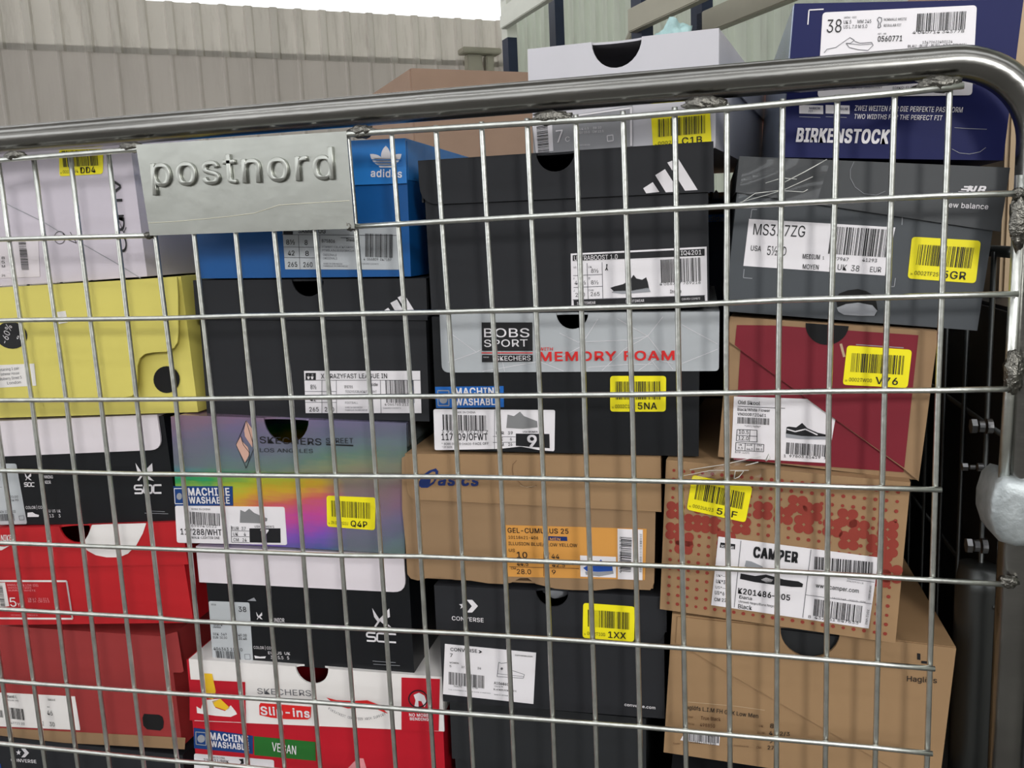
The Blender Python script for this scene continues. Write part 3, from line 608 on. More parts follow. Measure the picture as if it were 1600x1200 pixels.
# --- dull red box with slot
r, f = shoebox('dullred', 'dull brick red shoe box with rounded hand slot and bare cardboard base strip', 'brick_board', k='e1')
f.poly([(-30, 1015), (0, 1012), (870, 1058), (866, 1112), (0, 1065), (-30, 1062)], 'kraft', 'base_strip')
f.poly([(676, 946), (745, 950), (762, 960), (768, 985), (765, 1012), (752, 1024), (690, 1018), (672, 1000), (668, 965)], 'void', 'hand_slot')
f.poly([(822, 562), (832, 562), (862, 745), (852, 752), (795, 752), (778, 575)], 'brick_board', 'corner_flap')
f.label([(-20, 845), (352, 864), (376, 1012), (376, 1022), (-20, 1003)], 'offwhite')
f.T('ink', ('Authenti L', 20, 868, 82, 872, 12, 1), ('Natural', 228, 882, 262, 884, 9), ('46', 225, 950, 250, 952, 20, 0), ('EU', 225, 915, 235, 915, 6), ('30', 236, 1002, 260, 1004, 18), ('12', 198, 998, 208, 999, 18), ('1', 190, 945, 194, 946, 16)); f.bars('ink', 35, 965, 118, 975, 48, 22, seed=31); f.bars('ink', -20, 958, 18, 962, 30, 10, seed=32)
f.T('grey_ink', ('8  47721 20', 38, 990, 118, 996, 9), ('MEDIUM (M)', 22, 882, 90, 886, 6)); f.done()
# --- bottom left black star chevron box
r, f = shoebox('convA', 'black shoe box with white star chevron logo at the bottom of the left stack', 'black_board', k='z6')
def conv_logo(f, x, y, s):
    st = [(x + s * .3 + s * .3 * (1 if i % 2 == 0 else .4) * math.sin(i * math.pi / 5), y + s * .45 - s * .32 * (1 if i % 2 == 0 else .4) * math.cos(i * math.pi / 5)) for i in range(10)]
    f.poly(st, 'white_ink', 'star')
    f.poly([(x + s * .62, y), (x + s * 1.05, y), (x + s * 1.5, y + s * .5), (x + s * 1.05, y + s), (x + s * .62, y + s), (x + s * 1.02, y + s * .5)], 'white_ink', 'chevron')
conv_logo(f, 112, 398, 60); f.T('white_ink', ('CONVERSE', 80, 486, 255, 498, 20, 2)); f.poly([(-20, 500), (5, 505), (10, 540), (-20, 540)], 'royal_ink', 'blue_patch'); f.done()

# --- blue trefoil box behind the name plate
r, f = shoebox('adiblue', 'bright blue shoe box with white trefoil behind the embossed name plate', 'blue_board', dict(m='blue_lid', R=(740, 800), B=(480, 912), B2=(725, 905), side=.03), depth=.3, k='c2')
g = on_lid(r, 'c2')
def leaf(f, cx, cy, L_, w, a, m):
    f.poly([(cx + math.cos(a) * t * L_ - math.sin(a) * w * s * math.sin(math.pi * min(1, t)) ** .8, cy + math.sin(a) * t * L_ + math.cos(a) * w * s * math.sin(math.pi * min(1, t)) ** .8) for s, ts in ((1, [i / 8 for i in range(9)]), (-1, [1 - i / 8 for i in range(1, 8)])) for t in ts], m, 'trefoil')
def trefoil(f, x, y, s, bgm, m='white_ink'):
    leaf(f, x, y + s * .38, s * .98, s * .24, -math.pi / 2, m); leaf(f, x - s * .02, y + s * .42, s * .98, s * .22, -math.pi + .66, m); leaf(f, x + s * .02, y + s * .42, s * .98, s * .22, -.66, m)
    f.poly([(x - s * .62, y + s * .02), (x + s * .62, y + s * .02), (x + s * .3, y + s * .5), (x - s * .3, y + s * .5)], m, 'trefoil')
    f.lay += 1
    for i in range(3): f.poly([(x - s * .8, y + s * (.09 + i * .14)), (x + s * .8, y + s * (.09 + i * .14)), (x + s * .8, y + s * (.13 + i * .14)), (x - s * .8, y + s * (.13 + i * .14))], bgm, 'trefoil_stripe')
    f.lay -= 1
trefoil(g, 641, 778, 98, 'blue_lid'); g.T('white_ink', ('adidas', 568, 872, 720, 876, 34, 3)); g.done()
f.k = K['c6']; f.label([(604, 40), (1285, 55), (1290, 305), (622, 303)], 'label_grey')
f.T('ink', ('SAMBA OG', 700, 90, 860, 92, 22, 2), ('8½', 630, 158, 680, 158, 26, 1), ('8', 738, 160, 755, 160, 26, 1), ('42', 640, 222, 678, 222, 26, 1), ('8', 742, 224, 762, 224, 26, 1), ('265', 640, 288, 694, 288, 26, 1), ('260', 730, 290, 784, 290, 26, 1), ('B75806', 838, 146, 914, 148, 18, 1), ('Inside', 982, 138, 1040, 140, 16, 1), ('4  066809  047187', 1082, 250, 1245, 254, 14))
f.T('grey_ink', ('FTWWHT/CBLACK/CGRANI', 842, 178, 1026, 180, 12), ('FTWBLA/NOIESS/GRACLA', 842, 198, 1026, 200, 12), ('ORIGINALE', 845, 224, 925, 226, 12), ('ORIGINALS', 845, 244, 928, 246, 12), ('MADE IN INDONESIA', 848, 274, 958, 276, 9), ('FABRIQUE EN INDONESIE', 848, 288, 990, 290, 9), ('CAN PEV 1209872', 1072, 274, 1170, 276, 8))
f.poly([(612, 78), (668, 80), (668, 100), (612, 98)], 'ink', 'pictogram')
for a, c in (((604, 100), (1285, 104)), ((700, 102), (710, 302)), ((826, 102), (828, 304)), ((612, 172), (826, 174)), ((616, 234), (826, 236))): f.line('grey_ink', [a, c], .0004)
f.bars('ink', 1092, 230, 1252, 236, 128, 30, seed=12); f.line('ink', [(948, 118), (1040, 120)], .0003); f.done()
# --- black box with three white bars (second)
r, f = shoebox('crazy', 'matt black shoe box with three white bars under the blue trefoil box', 'black_board', dict(m='black_board', B=(150, 596), B2=(1440, 602), cut=(752, 366, .0135), side=.03), bn=(752, 366, .0145), k='c6')
g = on_lid(r, 'c6'); 
def bars3(f, pts): 
    for p in pts: f.poly(p, 'white_ink', 'white_bar')
bars3(g, [[(1195, 548), (1225, 528), (1240, 548)], [(1238, 500), (1276, 480), (1318, 552), (1268, 552)], [(1280, 468), (1318, 448), (1385, 556), (1336, 556)]]); g.done()
f.label([(732, 898), (1412, 898), (1420, 1145), (742, 1145)])
f.T('ink', ('X CRAZYFAST LEAGUE IN', 834, 942, 1220, 940, 26, 1), ('8½', 772, 1004, 806, 1004, 24, 1), ('42', 770, 1075, 804, 1075, 22, 1), ('265', 766, 1135, 820, 1135, 24, 1), ('260', 856, 1135, 910, 1135, 24, 1), ('8', 872, 1004, 888, 1004, 24, 1), ('IF0701', 970, 998, 1020, 998, 14, 1), ('Inside', 1105, 986, 1165, 986, 18, 1), ('4 066765 213', 1205, 1100, 1345, 1102, 14))
f.T('grey_ink', ('TESOYE/CBLACK/FTWWHT', 975, 1026, 1160, 1026, 14), ('FUTEBOL', 975, 1062, 1050, 1062, 12), ('FOOTBALL', 975, 1090, 1050, 1090, 12), ('MADE IN INDONESIA', 975, 1116, 1075, 1116, 9), ('FABRIQUE EN INDONESIE', 975, 1132, 1105, 1132, 9), ('CAN PEV 1209872', 1196, 1120, 1300, 1120, 9))
f.poly([(742, 910), (802, 910), (802, 950), (742, 950)], 'ink', 'pictogram'); f.disc('white_ink', 760, 922, 6, 6); f.disc('white_ink', 782, 922, 6, 6)
f.lay += 1; f.poly([(752, 930), (768, 930), (764, 946), (756, 946)], 'white_ink'); f.poly([(774, 930), (790, 930), (786, 946), (778, 946)], 'white_ink'); f.lay -= 1
for a, c in (((736, 952), (1414, 952)), ((838, 952), (838, 1145)), ((922, 952), (924, 1145)), ((1180, 952), (1184, 1145)), ((738, 1018), (922, 1018)), ((740, 1082), (922, 1082))): f.line('grey_ink', [a, c], .0004)
f.bars('ink', 1215, 1084, 1380, 1086, 128, 30, seed=13); f.done()
# --- holographic foil box
r, f = shoebox('holo', 'holographic rainbow foil shoe box with thin black lettering, middle of second stack', 'holo_foil', dict(m='holo_foil', L=(165, 300), R=(1508, 300), B=(180, 446), B2=(1480, 452), cut=(788, 130, .0192), side=.02, cf=1.05), depth=.2, bn=(788, 130, .0198), k='d5')
r['label'] = 'holographic rainbow foil shoe box with thin black lettering, middle of second stack'
g = on_lid(r, 'd5')
g.T('ink', ('SKECHERS', 634, 275, 1000, 288, 38, 1), ('STREET', 1028, 276, 1190, 276, 30, 0), ('LOS ANGELES', 634, 328, 950, 334, 22, 0)); g.line('ink', [(1028, 284), (1190, 290)], .0012)
g.poly([(552, 142), (590, 195), (588, 300), (545, 235), (540, 200)], 'peach_ink', 'emblem'); g.poly([(520, 235), (492, 285), (545, 390), (572, 340), (562, 300), (525, 262)], 'peach_ink', 'emblem')
g.line('ink', [(552, 142), (492, 285), (552, 425), (600, 300), (552, 142)], .0005, 'emblem_outline'); g.line('ink', [(520, 235), (535, 285), (570, 330), (568, 370), (545, 392)], .0005, 'emblem_outline'); g.done()
f.label([(118, 532), (470, 532), (474, 648), (128, 648)], 'navy_tag', 'washable_label'); f.T('white_ink', ('MACHINE', 212, 586, 455, 586, 42, 4), ('WASHABLE', 216, 632, 455, 634, 36, 4)); f.line('label_white', [(125, 545), (180, 545), (180, 635), (130, 635), (125, 545)], .0006)
f.disc('pale_ink', 155, 592, 16, 20)
f.face(); f.label([(128, 648), (780, 655), (796, 882), (140, 868)], 'label_white', r=.002)
f.bars('ink', 205, 755, 398, 768, 72, 30, seed=14)
f.T('ink', ('117288/WHT', 165, 818, 408, 824, 34, 2), ('7 69894 0622', 205, 772, 378, 778, 16), ('MADE IN CHINA', 228, 672, 340, 674, 10), ('GO WALK-LIGHTER ONE', 200, 842, 396, 846, 14, 1), ('EUR  37', 468, 790, 552, 792, 18, 1), ('UK     4', 476, 824, 552, 826, 18, 1), ('CM   24', 478, 858, 556, 860, 18, 1), ("USA WOMEN'S", 604, 776, 720, 778, 12, 1))
f.poly([(572, 782), (756, 782), (758, 868), (574, 866)], 'ink', 'size_field'); f.lay += 1; f.T('white_ink', ('7', 645, 832, 690, 832, 42, 4)); f.lay -= 1
for a, c in (((464, 766), (466, 864)), ((466, 796), (572, 798)), ((466, 830), (572, 832)), ((466, 864), (572, 866))): f.line('ink', [a, c], .0004)
f.poly([(518, 672), (545, 685), (570, 665), (600, 690), (650, 712), (678, 722), (676, 738), (640, 752), (515, 748)], 'shoe_grey', 'shoe_drawing')
f.face(); f.sticker((1030, 588), (1322, 600), (1318, 794), (1034, 772), 'IN 0002G1U', 'Q4P', 15); f.done()
# --- white lid box (second)
r, f = shoebox('socB', 'black shoe box with white lid and fox head logo below the holographic foil box', 'black_gloss', dict(m='white_board', L=(92, 100), R=(1170, 100), B=(100, 232), B2=(1160, 286), round={1: .011}, side=.002), k='e2')
fox(f, 1006, 368, 96, 98); SOC(f, 978, 536, 1130, 545, 42, .0016); fox(f, 402, 388, 32, 38)
f.T('white_ink', ('JUNIOR', 478, 438, 550, 440, 20, 1), ('COLOR | CODE', 390, 578, 500, 582, 14, 0), ('EU  US  UK', 465, 606, 580, 610, 14, 0), ('39  5.5   5', 478, 630, 574, 634, 16, 0))
f.poly([(392, 614), (420, 620), (452, 618), (448, 628), (396, 628)], 'white_ink', 'shoe_drawing'); f.line('pale_ink', [(1008, 642), (1128, 650)], .0004); f.line('pale_ink', [(1012, 658), (1150, 666)], .0004)
f.poly([(355, 328), (390, 312), (402, 330)], 'pale_ink', 'paper_scrap')
f.label([(154, 330), (366, 338), (386, 652), (176, 640)], 'label_grey', r=.002)
f.T('ink', ('38', 312, 384, 352, 386, 26, 1), ('SEK  349', 178, 506, 250, 508, 12), ('249.00', 300, 512, 354, 514, 13, 1), ('30.48', 312, 530, 354, 532, 13, 1), ('EUR  30.50', 180, 524, 252, 526, 12), ('406363 10  10', 182, 584, 332, 590, 15, 1), ('INDOOR', 168, 350, 194, 352, 8), ('Junior', 178, 468, 220, 470, 10, 1), ('Black', 182, 456, 228, 458, 9))
f.bars('ink', 195, 630, 322, 636, 42, 26, seed=16); f.line('grey_ink', [(342, 606), (370, 606), (372, 632), (345, 632), (342, 606)], .0004); f.done()
# --- red and white slip-on box
r, f = shoebox('slip', 'red and white shoe box with slip-on shoe drawing at the foot of the second stack', 'skred', dict(m='offwhite', L=(52, 655), R=(1368, 720), B=(52, 952), B2=(1360, 1008), cut=(692, 700, .0148), side=.034), depth=.2, bn=(692, 700, .0152), k='e2')
g = on_lid(r, 'e2')
g.poly([(54, 738), (344, 752), (348, 962), (56, 950)], 'skred', 'red_panel'); g.poly([(1158, 728), (1358, 736), (1352, 1006), (1158, 1002)], 'skred', 'red_panel')
g.lay = 2
g.poly([(132, 706), (172, 708), (192, 800), (178, 840), (135, 830)], 'sock_yellow', 'sock'); g.poly([(172, 850), (215, 838), (265, 885), (245, 898), (185, 878)], 'sock_yellow', 'sock')
g.poly([(92, 878), (115, 892), (128, 845), (215, 838), (180, 858), (190, 885), (240, 902), (270, 872), (296, 905), (302, 918), (270, 932), (190, 926), (95, 912)], 'offwhite', 'shoe_drawing')
g.T('grey_ink', ('SKECHERS', 410, 812, 690, 824, 30)); 
g.poly([(418, 872), (425, 860), (530, 868), (688, 880), (686, 935), (670, 946), (560, 944), (480, 936), (420, 922)], 'red_ink', 'lettering_outline')
g.lay = 3; g.T('white_ink', ('Slip-ins', 430, 918, 682, 934, 42, 4)); g.lay = 2
g.poly([(768, 832), (820, 846), (900, 850), (980, 846), (1040, 870), (1086, 915), (1030, 892), (960, 882), (880, 888), (820, 872)], 'red_ink', 'arch_drawing')
arcs = 'PODIATRIST CERTIFIED ARCH SUPPORT'
for i, ch in enumerate(arcs):
    t = i / (len(arcs) - 1); x_ = 778 + t * 292; y_ = 892 + 40 * math.sin(math.pi * t) ** .8 + t * 30
    if ch != ' ': g.T('grey_ink', (ch, x_, y_, x_ + 6.5, y_ + 2 * math.cos(math.pi * t) + .8, 13))
n_ = 30; g.line('ink', [(1245 + 48 * math.cos(2 * math.pi * i / n_), 838 + 44 * math.sin(2 * math.pi * i / n_)) for i in range(n_ + 1)], .0011, 'ring')
g.poly([(1222, 818), (1250, 806), (1278, 822), (1290, 860), (1278, 882), (1262, 850), (1246, 848), (1248, 880), (1226, 878), (1232, 846)], 'white_ink', 'figure_drawing')
g.T('white_ink', ('NO MORE', 1200, 928, 1300, 932, 16, 3), ('BENDING', 1204, 948, 1300, 952, 15, 3)); g.done()
f.label([(76, 990), (384, 1032), (384, 1126), (78, 1096)], 'navy_tag', 'washable_label'); f.T('white_ink', ('MACHINE', 165, 1048, 362, 1068, 36, 4), ('WASHABLE', 170, 1086, 366, 1106, 30, 4)); f.line('pale_ink', [(88, 1010), (140, 1014), (142, 1080), (90, 1074), (88, 1010)], .0008); f.disc('pale_ink', 116, 1046, 20, 20)
f.face(); f.label([(390, 1034), (710, 1064), (712, 1162), (392, 1132)], 'green_tag', 'vegan_label'); f.T('white_ink', ('VEGAN', 486, 1108, 610, 1128, 46, 1))
f.face(); f.label([(78, 1124), (494, 1158), (496, 1290), (80, 1260)], 'label_white', r=.002); f.T('ink', ('MADE IN CHINA', 168, 1146, 240, 1152, 10), ('216021/BBK', 130, 1162, 260, 1172, 14, 1)); f.poly([(312, 1152), (335, 1150), (338, 1176), (318, 1178), (325, 1166)], 'ink', 'emblem')
f.face(); f.poly([(930, 1148), (960, 1150), (975, 1200), (880, 1200), (905, 1172)], 'pink_ink', 'faint_drawing'); f.done()

# --- third stack
r, f = shoebox('c1', 'light grey shoe box with round lid notch, topmost of the third stack', 'pale_board', dict(m='pale_board', B=(870, 480), B2=(1113, 420), cut=(578, 205, .0188), side=.03, cf=1.05), depth=.3, bn=(578, 205, .0195), k='c3')
for c_ in r.children:
    if c_.name.startswith('lid'): pass
f.label([(160, 600), (658, 520), (660, 722), (180, 790)], 'grey_field'); f.poly([(165, 610), (262, 600), (268, 745), (182, 755)], 'label_white', 'barcode_ground'); f.bars('ink', 248, 750, 240, 618, 60, 30, seed=17)
f.T('white_ink', ('7', 284, 704, 318, 700, 56, 0), ('C', 328, 700, 350, 697, 22, 0), ('UK 6.5     BR 10', 398, 642, 505, 634, 10), ('EU 23.5   CM 13.5', 398, 660, 516, 652, 10), ('MADE IN INDONESIA', 398, 720, 450, 718, 6)); f.line('white_ink', [(652, 530), (652, 720)], .0016, 'label_border'); f.line('white_ink', [(165, 602), (655, 532)], .0012, 'label_border')
f.line('white_ink', [(534, 670), (562, 666), (564, 694), (536, 698), (534, 670)], .0006)
f.face(); f.sticker((750, 570), (1040, 545), (1048, 712), (760, 735), '0002TY', 'C1B', 18); f.done()
r, f = shoebox('ultra', 'large black shoe box with three white bars under the light grey box', 'black_board', dict(m='black_board', L=(42, 60), R=(1490, 50), B=(100, 250), B2=(1500, 186), cut=(714, 10, .0138), round={0: .016}, side=.03), bn=(714, 10, .0148), k='d1')
g = on_lid(r, 'd1'); bars3(g, [[(1145, 170), (1192, 140), (1224, 188), (1160, 195)], [(1204, 106), (1252, 76), (1322, 186), (1256, 190)], [(1263, 44), (1316, 24), (1412, 178), (1350, 182)]]); g.done()
f.label([(790, 490), (1456, 456), (1460, 745), (794, 750)], 'label_white')
f.poly([(800, 498), (1446, 466), (1446, 500), (800, 526)], 'ink', 'name_bar'); f.poly([(804, 718), (1446, 696), (1448, 724), (806, 744)], 'ink', 'foot_bar')
f.lay += 1; f.T('white_ink', ('ULTRABOOST 1.0', 808, 524, 1020, 516, 22, 1), ('IQ4201', 1330, 498, 1430, 494, 22, 1), ('SPORTSWEAR', 822, 740, 912, 736, 13, 1), ('SPORTSWEAR', 1060, 730, 1150, 726, 13, 1), ('CAN PEV 1209872', 1334, 718, 1424, 714, 10)); f.lay -= 1
f.T('ink', ('9', 826, 588, 846, 587, 18), ('8½', 890, 584, 926, 583, 19), ('42½', 810, 642, 864, 641, 18), ('8½', 890, 641, 926, 640, 19), ('270', 814, 702, 860, 700, 19), ('265', 888, 698, 932, 697, 19), ('4 066767 769216', 1226, 646, 1426, 638, 14), ('Inside', 1278, 684, 1332, 682, 17, 1)); f.T('grey_ink', ('US', 804, 562, 818, 562, 9), ('UK', 876, 560, 894, 560, 10), ('F', 804, 618, 810, 618, 10), ('D', 878, 616, 886, 616, 10), ('J', 804, 676, 810, 676, 10), ('CHN', 878, 674, 902, 674, 9))
for a, c in (((870, 536), (876, 716)), ((944, 532), (948, 714)), ((802, 598), (944, 592)), ((804, 656), (946, 650)), ((800, 716), (1448, 694))): f.line('grey_ink', [a, c], .0004)
f.bars('ink', 1234, 634, 1428, 624, 116, 30, seed=19); f.disc('ink', 967, 545, 4, 4); f.line('ink', [(967, 548), (966, 562), (960, 572)], .0007); f.line('ink', [(966, 562), (972, 572)], .0007)
f.poly([(984, 658), (1000, 652), (1046, 640), (1080, 620), (1098, 594), (1112, 612), (1140, 618), (1160, 606), (1168, 630), (1174, 660), (1090, 672), (1000, 674)], 'ink', 'shoe_drawing'); f.poly([(1000, 674), (1090, 670), (1172, 656), (1182, 678), (1040, 688), (990, 680)], 'pale_ink', 'shoe_sole'); f.done()
r, f = shoebox('bobs', 'black shoe box with silver lid and red memory foam lettering, third stack', 'black_gloss', dict(m='silver_board', L=(152, 200), R=(1528, 200), B=(170, 386), B2=(1524, 378), cut=(802, 100, .0118), round={0: .006, 1: .003}, side=.03), bn=(802, 100, .0124), k='d4')
g = on_lid(r, 'd4')
for seg in ([(200, 190), (330, 285), (410, 240)], [(330, 285), (190, 335)], [(410, 120), (470, 380)], [(740, 190), (830, 235), (1075, 225), (1175, 205), (1250, 110)], [(1025, 120), (1175, 205), (1300, 370)], [(950, 375), (1060, 270), (1175, 205)], [(1345, 150), (1520, 245)], [(1345, 340), (1520, 270)], [(360, 380), (640, 330), (760, 378)], [(690, 340), (840, 260), (930, 120)], [(1130, 375), (1210, 320), (1300, 340)], [(1190, 320), (1230, 370)], [(880, 360), (1080, 345), (1200, 345)]): g.line('white_ink', seg, .0003, 'web_line')
g.lay = 2; g.poly([(356, 138), (606, 138), (608, 278), (358, 278)], 'ink', 'name_field'); g.poly([(358, 298), (608, 298), (608, 330), (358, 334)], 'ink', 'name_field'); g.line('red_ink', [(356, 288), (608, 288)], .0007)
g.lay = 3; g.T('white_ink', ('BOBS', 370, 210, 592, 210, 42, 1), ('SPORT', 370, 258, 584, 256, 34, 1), ('SKECHERS', 426, 326, 598, 324, 22, 1), ('FROM', 366, 312, 392, 312, 6)); g.T('red_ink', ('WITH', 642, 276, 708, 276, 15, 2), ('MEMORY FOAM', 644, 327, 1306, 322, 44, 4)); g.done()
f.label([(126, 456), (464, 452), (466, 556), (132, 560)], 'sky_tag', 'washable_label'); f.T('white_ink', ('MACHINE', 228, 496, 446, 494, 34, 4), ('WASHABLE', 228, 546, 446, 544, 32, 4)); f.line('pale_ink', [(140, 474), (195, 474), (195, 548), (142, 548), (140, 474)], .0008); f.disc('pale_ink', 168, 518, 20, 20)
f.face(); f.label([(118, 566), (718, 570), (715, 774), (640, 768), (550, 750), (440, 762), (124, 768)], 'label_white', r=.0015)
f.bars('ink', 166, 668, 378, 674, 76, 30, seed=20)
f.T('ink', ('117209/OFWT', 160, 718, 386, 718, 32, 2), ('MADE IN CHINA', 222, 586, 326, 586, 10), ('1 92428 96138 7', 160, 682, 388, 684, 14), ('* BOBS SQUAD CHAOS-', 160, 742, 312, 742, 11, 0), ('FACE OFF', 316, 742, 392, 740, 12, 1), ('* OFF WHITE', 162, 758, 212, 758, 10), ('EUR   39', 428, 690, 510, 690, 15, 1), ('UK      6', 436, 720, 506, 720, 15, 1), ('CM    26', 440, 748, 508, 746, 15, 1), ('USA WOMEN', 560, 682, 632, 682, 10, 1))
f.poly([(525, 686), (690, 688), (692, 758), (525, 746)], 'ink', 'size_field'); f.lay += 1; f.T('white_ink', ('9', 586, 750, 628, 750, 56, 4)); f.lay -= 1
for a, c in (((412, 700), (524, 702)), ((412, 730), (524, 728)), ((420, 570), (420, 762))): f.line('grey_ink', [a, c], .0004)
f.poly([(484, 592), (515, 600), (545, 578), (565, 600), (630, 625), (632, 655), (560, 662), (478, 658)], 'shoe_grey', 'shoe_drawing')
f.face(); f.sticker((990, 402), (1266, 402), (1264, 578), (990, 578), '0002C12B', '5NA', 21); f.done()
r, f = shoebox('asics', 'crumpled brown cardboard shoe box with navy swirl logo and orange label', 'kraft', dict(m='kraft_orange', L=(52, 200), R=(1500, 200), B=(90, 365), B2=(1500, 436), round={0: .009}, side=.034), k='e3',
  front=[(60, 790), (80, 815), (120, 826), (170, 812), (240, 806), (330, 822), (420, 826), (520, 842), (600, 846), (650, 838), (700, 812), (745, 812), (790, 845), (900, 872), (1000, 880), (1130, 882), (1250, 870), (1330, 876), (1440, 880), (1462, 840), (1470, 436), (1480, 160), (60, 110), (28, 130), (30, 420), (48, 600)])
g = on_lid(r, 'e3')
g.poly([(128, 262), (150, 225), (185, 200), (222, 188), (236, 205), (232, 240), (210, 275), (175, 298), (140, 298), (124, 285)], 'navy_ink', 'swirl'); g.lay = 2; g.poly([(150, 250), (178, 222), (205, 205), (220, 208), (222, 232), (208, 262), (190, 275), (196, 245), (185, 232), (165, 238)], 'kraft_orange', 'swirl_gap'); g.lay = 1
g.T('navy_ink', ('asics', 238, 282, 466, 286, 60, 5), shear=.25)
g.line('brown_ink', [(682, 142), (660, 165), (656, 195), (662, 230), (690, 262), (720, 288), (760, 296), (795, 284)], .0003, 'punched_tab'); g.line('light_kraft', [(700, 285), (740, 294), (790, 288)], .0006, 'punched_tab'); g.done()
f.label([(616, 510), (1420, 532), (1410, 822), (618, 802)], 'orange_label')
f.T('ink', ('GEL-CUMULUS 25', 632, 552, 976, 558, 28, 2), ('10118621-406', 636, 586, 804, 590, 17, 1), ('ILLUSION BLUE/GLOW YELLOW', 636, 622, 1026, 634, 19, 1), ('US', 638, 660, 672, 662, 18, 1), ('10', 684, 694, 742, 696, 34, 2), ('44', 880, 698, 924, 700, 26, 1), ('44.5', 684, 740, 748, 741, 24, 1), ('42.5', 884, 746, 956, 748, 22, 1), ('CM', 650, 760, 678, 761, 12, 1), ('28.0', 684, 786, 764, 788, 28, 1), ('9', 882, 788, 904, 789, 26, 1), ('F', 862, 680, 872, 680, 14, 1))
f.poly([(850, 572), (968, 576), (970, 600), (850, 596)], 'navy_ink', 'field'); f.lay += 1; f.T('orange_label', ('MEN', 872, 594, 930, 596, 15, 2)); f.lay -= 1
f.line('brown_ink', [(836, 660), (836, 800)], .0004); f.line('brown_ink', [(640, 745), (1036, 756)], .0004)
f.poly([(1042, 682), (1246, 690), (1246, 808), (1044, 802)], 'label_white', 'picture_field'); f.poly([(1254, 530), (1398, 536), (1396, 822), (1256, 816)], 'label_white', 'barcode_ground')
f.lay += 1; f.poly([(1060, 752), (1100, 730), (1140, 725), (1160, 704), (1175, 722), (1225, 745), (1228, 768), (1150, 774), (1080, 770)], 'royal_ink', 'shoe_drawing'); f.poly([(1070, 772), (1150, 776), (1230, 768), (1232, 785), (1150, 800), (1075, 790)], 'pale_ink', 'shoe_sole'); f.bars('ink', 1330, 775, 1336, 580, 58, 26, seed=22); f.bars('grey_ink', 1392, 775, 1394, 560, 12, 40, seed=23); f.T('ink', ('4550456 2139', 1276, 780, 1280, 575, 12, 0)); f.lay -= 1
f.done()
r, f = shoebox('convC', 'black shoe box with star chevron logo and yellow sticker under the crumpled brown box', 'black_board', dict(m='black_board', B=(150, 396), B2=(1420, 470), cut=(796, 150, .0128), round={1: .016}, side=.03), bn=(796, 150, .0138), k='e4')
g = on_lid(r, 'e4'); conv_logo(g, 252, 214, 74); g.T('white_ink', ('CONVERSE', 212, 332, 396, 345, 24, 2)); g.sticker((980, 232), (1282, 254), (1278, 460), (976, 436), '0002T10G', '1XX', 24); g.done()
b = bmesh.new(); bmesh.ops.create_icosphere(b, subdivisions=3, radius=1)
c = f.P(800, 205)
for v in b.verts: v.co *= 1 + .3 * noise.noise(v.co * 3); v.co = Vector((c.x + v.co.x * .011, .016 + v.co.y * .008, c.y + .002 + v.co.z * .008))
link('tissue_paper', b, 'tissue', r, smooth=True)
f.label([(170, 472), (704, 524), (688, 824), (158, 766)], 'label_white')
f.T('ink', ('CONVERSE', 204, 512, 360, 522, 20, 2), ('7', 202, 546, 216, 547, 20, 2), ('WOMEN', 198, 584, 250, 588, 9, 1), ('5', 198, 606, 208, 607, 12, 1), ('37.5', 268, 612, 300, 614, 12, 1), ('24', 362, 618, 382, 620, 12, 1), ('A10686C', 458, 706, 545, 716, 16, 2), ('BLACK/BLACK/WHITE', 456, 740, 590, 752, 9, 1), ('converse.com', 582, 540, 684, 550, 11, 1), ('54420', 222, 722, 268, 726, 10), ('02788', 330, 732, 362, 736, 10))
f.T('grey_ink', ('CHUCK 70', 460, 722, 510, 727, 9), ('THE CONVERSE RUBBER SHOE COMPANY', 190, 740, 440, 764, 6), ('MADE IN VIETNAM', 460, 770, 540, 778, 7)); f.poly([(366, 508), (376, 510), (388, 518), (376, 526), (366, 524), (376, 517)], 'ink', 'chevron')
f.bars('ink', 194, 708, 400, 732, 78, 34, seed=25)
f.line('grey_ink', [(486, 578), (500, 585), (540, 580), (545, 620), (636, 650), (630, 672), (476, 662), (486, 578)], .0004, 'shoe_drawing'); f.line('grey_ink', [(478, 645), (632, 662)], .0003); f.disc('grey_ink', 503, 616, 7, 7)
f.face(); f.T('white_ink', ('converse.com', 1222, 834, 1402, 854, 18, 2)); f.line('grey_ink', [(1425, 300), (1424, 340), (1405, 400), (1375, 440), (1340, 458)], .0003, 'crease'); f.done()
r, f = shoebox('dark6', 'plain charcoal shoe box without markings at the foot of the third stack', 'charcoal_box', dict(m='charcoal_box', B=(212, 1145), B2=(1340, 1230), side=.03), k='e4'); f.done()

# --- right stack
r, f = shoebox('birk', 'navy blue shoe box with bold white lettering, topmost of the right stack', 'navy_board', k='c4')
f.label([(585, 62), (1346, 26), (1322, 470), (560, 480)], 'label_white', r=.0025)
f.T('ink', ('38', 604, 162, 676, 160, 64, 0), ('GRÖßE · SIZE', 690, 92, 752, 90, 8), ('UK 5      MM 245', 688, 118, 824, 114, 17, 0), ('US L 7.0 M 5.0', 688, 142, 804, 139, 17, 0), ('NORMALE WEITE', 886, 104, 998, 101, 13), ('REGULAR FIT', 886, 133, 972, 131, 13), ('ART.-NR.', 856, 172, 900, 171, 8), ('0560771', 856, 206, 976, 203, 27, 2), ('4 040714 343778', 1028, 168, 1282, 162, 15), ('13470622450124', 1076, 216, 1224, 212, 13), ('BLAU · BLUE · BLEU · AZUL SCHMAL', 1005, 236, 1296, 228, 14, 1), ('MADE IN GERMANY', 700, 440, 880, 436, 12), ('BIRKO-FLOR', 930, 440, 1040, 436, 12))
f.bars('ink', 1046, 158, 1286, 146, 92, 32, seed=26)
